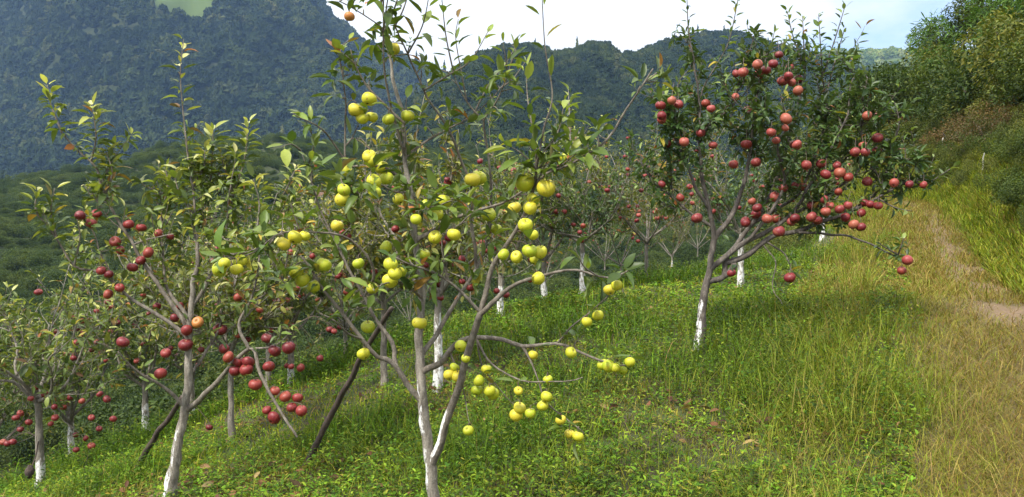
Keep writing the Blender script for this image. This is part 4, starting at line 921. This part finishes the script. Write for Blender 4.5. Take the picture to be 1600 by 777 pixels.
    blades(X, Y, r.uniform(.16, .46, n), r.uniform(.0016, .003, n) * np.clip(Y / 4.5, .9, 2), r.uniform(.2, 1.0, n), pick([(.22, .23, .035), (.15, .19, .025), (.28, .22, .07), (.16, .11, .05)], [3, 3, 2, 1], n), 'tall_grass', 'long thin seeding grass along the track edge')
    # bank grass and ferns
    Yb = np.where(r.random(60000) < .3, r.uniform(1.5, 9, 60000), r.uniform(8, 34, 60000)); Xb = track_x(Yb) + .75 + np.abs(r.normal(0, 1, 60000)) * np.where(Yb < 9, 2.2, .75) - .1; n = len(Xb)
    blades(Xb, Yb, r.uniform(.08, .30, n), r.uniform(.006, .016, n), r.uniform(.3, 1.1, n), pick([(.14, .19, .018), (.20, .23, .022), (.06, .10, .014), (.25, .23, .04), (.16, .1, .04)], [3, 3, 2, 1.5, .7], n), 'bank_grass', 'thick yellow-green grass on the bank right of the track')
    # broad-leaved weeds
    nP = 34000; X, Y = area(nP, 2.4, 14, xr=(-.75, .72)); v = fbm(X * .7, Y * .7, 3, 80); keep = (track_mask(X, Y) < .3) & (v + .3 * lush_k(X, Y) > r.uniform(.25, .56, nP)); X, Y = X[keep], Y[keep]; n = len(X); Z = ground(X, Y)
    hh = r.uniform(.03, .15, n) * (.6 + 1.3 * lush_k(X, Y)); nl = 6; tone = (1 - .45 * lush_k(X, Y)[:, None]) * pick([(.11, .20, .014), (.06, .125, .012), (.18, .26, .02), (.045, .09, .010), (.22, .21, .03)], [3, 3, 2, 2, .6], n)
    f = np.tile(np.linspace(.25, 1, nl), n); I = np.repeat(np.arange(n), nl); m = len(I); a = f * 14 + np.repeat(r.uniform(0, 6, n), nl) + r.normal(0, .4, m)
    lx = np.repeat(r.normal(0, .35, n), nl); ly = np.repeat(r.normal(0, .35, n), nl)
    P = np.c_[X[I] + lx * hh[I] * f, Y[I] + ly * hh[I] * f, Z[I] + hh[I] * f]
    el = r.uniform(-.1, .8, m); Dv = np.c_[np.cos(a) * np.cos(el), np.sin(a) * np.cos(el), np.sin(el)]
    Ln = r.uniform(.018, .046, m) * (1.15 - .3 * f) * np.clip(Y[I] / 6, .9, 1.5)
    V, Fc, CC = leaves_mesh(P, Dv, np.tile(UP, (m, 1)) + r.normal(0, .25, (m, 3)), Ln, Ln * r.uniform(.3, .5, m), r.uniform(.1, .5, m), r.uniform(.1, .5, m), tone[I] * r.uniform(.8, 1.2, (m, 1)))
    kind(mesh_obj('weeds', V, Fc, M_WEED, attrs={'Col': ('FLOAT_COLOR', CC)}), 'stuff', 'low broad-leaved weeds growing through the orchard grass', 'weeds')
    # dead leaves on the ground
    n = 5200; X, Y = area(n, 2.4, 12, xr=(-.75, .7)); bm = fbm(X * .9, Y * .9, 4, 44); keep = (bm > r.uniform(.36, .62, n)) & (track_mask(X, Y) < .2) & (lush_k(X, Y) < .7); X, Y = X[keep], Y[keep]; n = len(X); Z = ground(X, Y) + r.uniform(.01, .07, n)
    a = r.uniform(0, 6.28, n); Dv = np.c_[np.cos(a), np.sin(a), r.normal(0, .25, n)]; Ln = r.uniform(.03, .08, n)
    V, Fc, CC = leaves_mesh(np.c_[X, Y, Z], Dv, np.tile(UP, (n, 1)) + r.normal(0, .5, (n, 3)), Ln, Ln * .5, r.uniform(-.3, .5, n), r.uniform(-.2, .8, n), pick([(.12, .06, .03), (.17, .10, .045), (.08, .045, .025), (.22, .16, .07)], [3, 3, 2, 1], n))
    kind(mesh_obj('dead_leaves', V, Fc, M_WEED, attrs={'Col': ('FLOAT_COLOR', CC)}), 'stuff', 'brown dead leaves scattered through the grass', 'dead leaves')
ground_cover()

# ------------------------------------------------------------------ bushes and trees of the right hillside
def bush_mesh(seed, cols, n=7500, tall=1.0, leaf=.058, lumps=16, spread=1.0, needle=False):
    r = np.random.default_rng(seed); cs = r.normal(0, .42, (lumps, 3)) * [spread, spread, .55]; cs[:, 2] = np.abs(cs[:, 2]) + .25; rad = r.uniform(.22, .48, lumps)
    k = r.integers(0, lumps, n); d = r.normal(0, 1, (n, 3)); d /= np.linalg.norm(d, axis=1, keepdims=True)
    P = cs[k] + d * (rad[k] * r.uniform(.55, 1.1, n) ** .6)[:, None]; P[:, 2] *= tall; P = P[P[:, 2] > 0.0]; n = len(P); k = k[:n]
    Dv = P - np.array([0, 0, .3]) ; Dv = Dv / np.linalg.norm(Dv, axis=1, keepdims=True) + r.normal(0, .8, (n, 3)) - [0, 0, .15]
    Ln = leaf * r.uniform(.7, 1.4, n); tone = np.array(cols)[r.integers(0, len(cols), lumps)][r.integers(0, lumps, n)] * r.uniform(.7, 1.3, (n, 1))
    Wd = Ln * (.18 if needle else r.uniform(.35, .55, n))
    V, Fc, CC = leaves_mesh(P, Dv, np.tile(UP, (n, 1)) + r.normal(0, .6, (n, 3)), Ln, Wd * np.ones(n), r.uniform(0, .5, n), r.uniform(.1, .6, n), tone, .05)
    return V, Fc, CC
olive = [(.085, .105, .022), (.12, .13, .026), (.055, .075, .016)]; deep = [(.045, .075, .016), (.065, .095, .02), (.032, .055, .014)]; rusty = [(.10, .085, .03), (.08, .085, .024), (.12, .075, .038)]; pine = [(.09, .17, .03), (.12, .2, .04), (.06, .12, .025)]
PROTO = {}
for nm, cols, kw in (('olive', olive, {}), ('deep', deep, {}), ('rusty', rusty, {'leaf': .045, 'n': 5000}), ('pine', pine, {'needle': True, 'leaf': .085, 'tall': 1.2, 'n': 11000}), ('olive2', olive, {'tall': 1.25, 'lumps': 11})):
    PROTO[nm] = bush_mesh(len(PROTO) + 3, cols, **kw)
TW = {}; TWO = {}
def hill_plant(name, label, cat, p, s, proto, group=None, trunk=0.0, sz=1.0):
    root = thing(name, label, cat, tuple(p), group); root.scale = (s, s, s * sz); root.rotation_euler = (0, 0, random.uniform(0, 6.28))
    key = (proto, trunk)
    if key not in TW:
        V, Fc, CC = PROTO[proto]; V = V + [0, 0, trunk]
        a = mesh_obj('crown', V, Fc, M_BUSH, root, attrs={'Col': ('FLOAT_COLOR', CC)})
        tb = Tubes()
        for k in range(5):
            an = k * 1.26 + .3; h = .55 + trunk; tb.add(resample([np.array([.03 * math.cos(an), .03 * math.sin(an), -.25]), np.array([.06 * math.cos(an), .06 * math.sin(an), max(.12, trunk * .8)]), np.array([.32 * math.cos(an), .32 * math.sin(an), h])], .08), np.linspace(.035, .01, len(resample([np.array([.03 * math.cos(an), .03 * math.sin(an), -.25]), np.array([.06 * math.cos(an), .06 * math.sin(an), max(.12, trunk * .8)]), np.array([.32 * math.cos(an), .32 * math.sin(an), h])], .08))), 5)
        b = mesh_obj('trunk', np.vstack(tb.V), [np.vstack(tb.Q), np.vstack(tb.T)], M_BARKD, root, attrs={'paint': ('FLOAT', np.concatenate(tb.P))})
        TW[key] = (a.data, b.data); TWO[proto] = a
    else:
        for nm, me in zip(('crown', 'trunk'), TW[key]):
            o = bpy.data.objects.new(nm, me); COL.objects.link(o); o.parent = root
    return root
random.seed(99)
LB = {'olive': 'rounded olive-green bush in the thicket on the right hillside', 'olive2': 'tall olive-green bush in the thicket on the right hillside', 'deep': 'dark green bush in the thicket on the right hillside', 'rusty': 'brownish twiggy shrub low on the right hillside'}
cnt = 0
for k in range(900):
    Y = random.uniform(15, 58); X = track_x(Y) + .75 + random.choice([random.uniform(2.1, 16), random.uniform(1.9, 5)]); X = float(X)
    if X / Y > .85 or cnt > 165: continue
    low = X - float(track_x(Y)) < 4.2
    pr = random.choice(['olive', 'olive2', 'deep', 'olive', 'deep'] + (['rusty'] * 3 if low else [])); s = random.choice([1.0, 1.3, 1.7, 2.3]) * random.uniform(.85, 1.2) * (.42 if low else 1.0)
    hill_plant('hillside_bush', LB[pr], 'bush', (X, Y, g1(X, Y) - .1), s, pr, 'bushes of the thicket on the right hillside'); cnt += 1
def hp(px, py, D): q = at(px, py, D); return (q[0], q[1], g1(q[0], q[1]) - .1)
hill_plant('pine_tree', 'bright green soft-needled pine at the right edge of the hillside', 'pine tree', hp(1590, 150, 27), 2.6, 'pine', None, .25)
hill_plant('hillside_tree', 'dark tree on the skyline at the top right corner', 'tree', hp(1572, 60, 36), 2.7, 'deep', None, .9)
hill_plant('hillside_tree', 'dark rounded tree on the skyline where the hillside starts to fall', 'tree', hp(1463, 110, 40), 1.9, 'deep', None, .7)
hill_plant('hillside_tree', 'thin dark tree on the skyline left of the corner tree', 'tree', hp(1525, 80, 38), 1.8, 'deep', None, .8)
hill_plant('shrub', 'red-brown twiggy shrub above the track bank', 'shrub', hp(1545, 245, 19), 1.0, 'rusty')
hill_plant('shrub', 'brownish low shrub left of the red-brown shrub above the bank', 'shrub', hp(1490, 240, 22), 1.0, 'rusty')
hill_plant('shrub', 'brown-leaved shrub near the right edge above the bank', 'shrub', hp(1595, 225, 20), 1.0, 'rusty')

for k in range(46):
    Y = random.uniform(8.5, 26); X = float(track_x(Y)) + .75 + random.uniform(.5, 1.9)
    pr = random.choice(['olive', 'deep', 'olive2']); 
    hill_plant('bank_plant', {'olive': 'low olive-green mound of herbage on the track bank', 'olive2': 'upright olive-green clump on the track bank', 'deep': 'low dark green clump on the track bank'}[pr], 'plant', (X, Y, g1(X, Y) - .04), random.uniform(.28, .55), pr, 'clumps growing on the track bank')
random.seed(5); cnt = 0; crowns = {}
for k in range(900):
    if cnt >= 130: break
    Y = random.uniform(9, 36); X = random.uniform(-.85, .36) * Y; d = Y - (12 + .6 * X)
    if d < 2.6 or X > float(track_x(Y)) - 2: continue
    pr = random.choice(['olive', 'deep', 'deep', 'olive2'])
    q = hill_plant('valley_bush', {'olive': 'rounded olive-green bush below the crest of the orchard slope', 'olive2': 'tall olive-green bush below the crest of the orchard slope', 'deep': 'dark green bush below the crest of the orchard slope'}[pr], 'bush', (X, Y, g1(X, Y) - .1), random.uniform(.6, 1.3), pr, 'bushes below the crest of the orchard slope'); cnt += 1
    crowns[pr] = q.children[0]
for px, D, s_ in ((1205, 17.5, .6), (1225, 20, .75), (1245, 18.5, .55), (1262, 21, .7), (1240, 24, .9), (1280, 25, .8), (1190, 22, .8), (1215, 27, 1.0), (1262, 29, 1.0), (1180, 26, 1.0), (1300, 22, .5)):
    q = at(px, 360, D); hill_plant('valley_bush', 'olive-green bush in the gap under the boughs of the spreading tree', 'bush', (q[0], q[1], g1(q[0], q[1]) - .1), s_, 'olive', 'bushes in the gap under the spreading tree')
def scrub():
    r = np.random.default_rng(8)
    P = H_MID.scatter(30000, 4, pxr=(-350, 1500), ur=(.03, 1.03)); keep = fbm(P[:, 0] / 16, P[:, 1] / 16, 3, 12) > r.uniform(.15, .58, len(P)); P = P[keep]
    s = r.uniform(.35, 1.1, len(P)) + (r.random(len(P)) < .15) * r.uniform(.6, 1.8, len(P))
    forest('hill_scrub', P - [0, 0, .15], s, 'dark olive scrub on the low slope across the valley', None, 0, 5, 1.0, [crowns['deep']])
scrub()

# ------------------------------------------------------------------ air
def haze():
    x0, x1, y0, y1, z0, z1 = -1700, 1700, -1650, 2300, -90, 760
    V = np.array([(x, y, z) for z in (z0, z1) for y in (y0, y1) for x in (x0, x1)], float)
    q = np.array([(0, 2, 3, 1), (4, 5, 7, 6), (0, 1, 5, 4), (2, 6, 7, 3), (0, 4, 6, 2), (1, 3, 7, 5)])
    m = bpy.data.materials.new('air'); m.use_nodes = True; t = m.node_tree; t.nodes.clear(); o = N(t, 'ShaderNodeOutputMaterial'); v = N(t, 'ShaderNodeVolumePrincipled')
    v.inputs['Color'].default_value = (.36, .58, 1.0, 1); v.inputs['Density'].default_value = HAZE
    t.links.new(v.outputs[0], o.inputs['Volume'])
    kind(mesh_obj('haze', V, [q], m, smooth=False), 'stuff', 'thin bluish haze filling the valley air', 'haze')
haze()
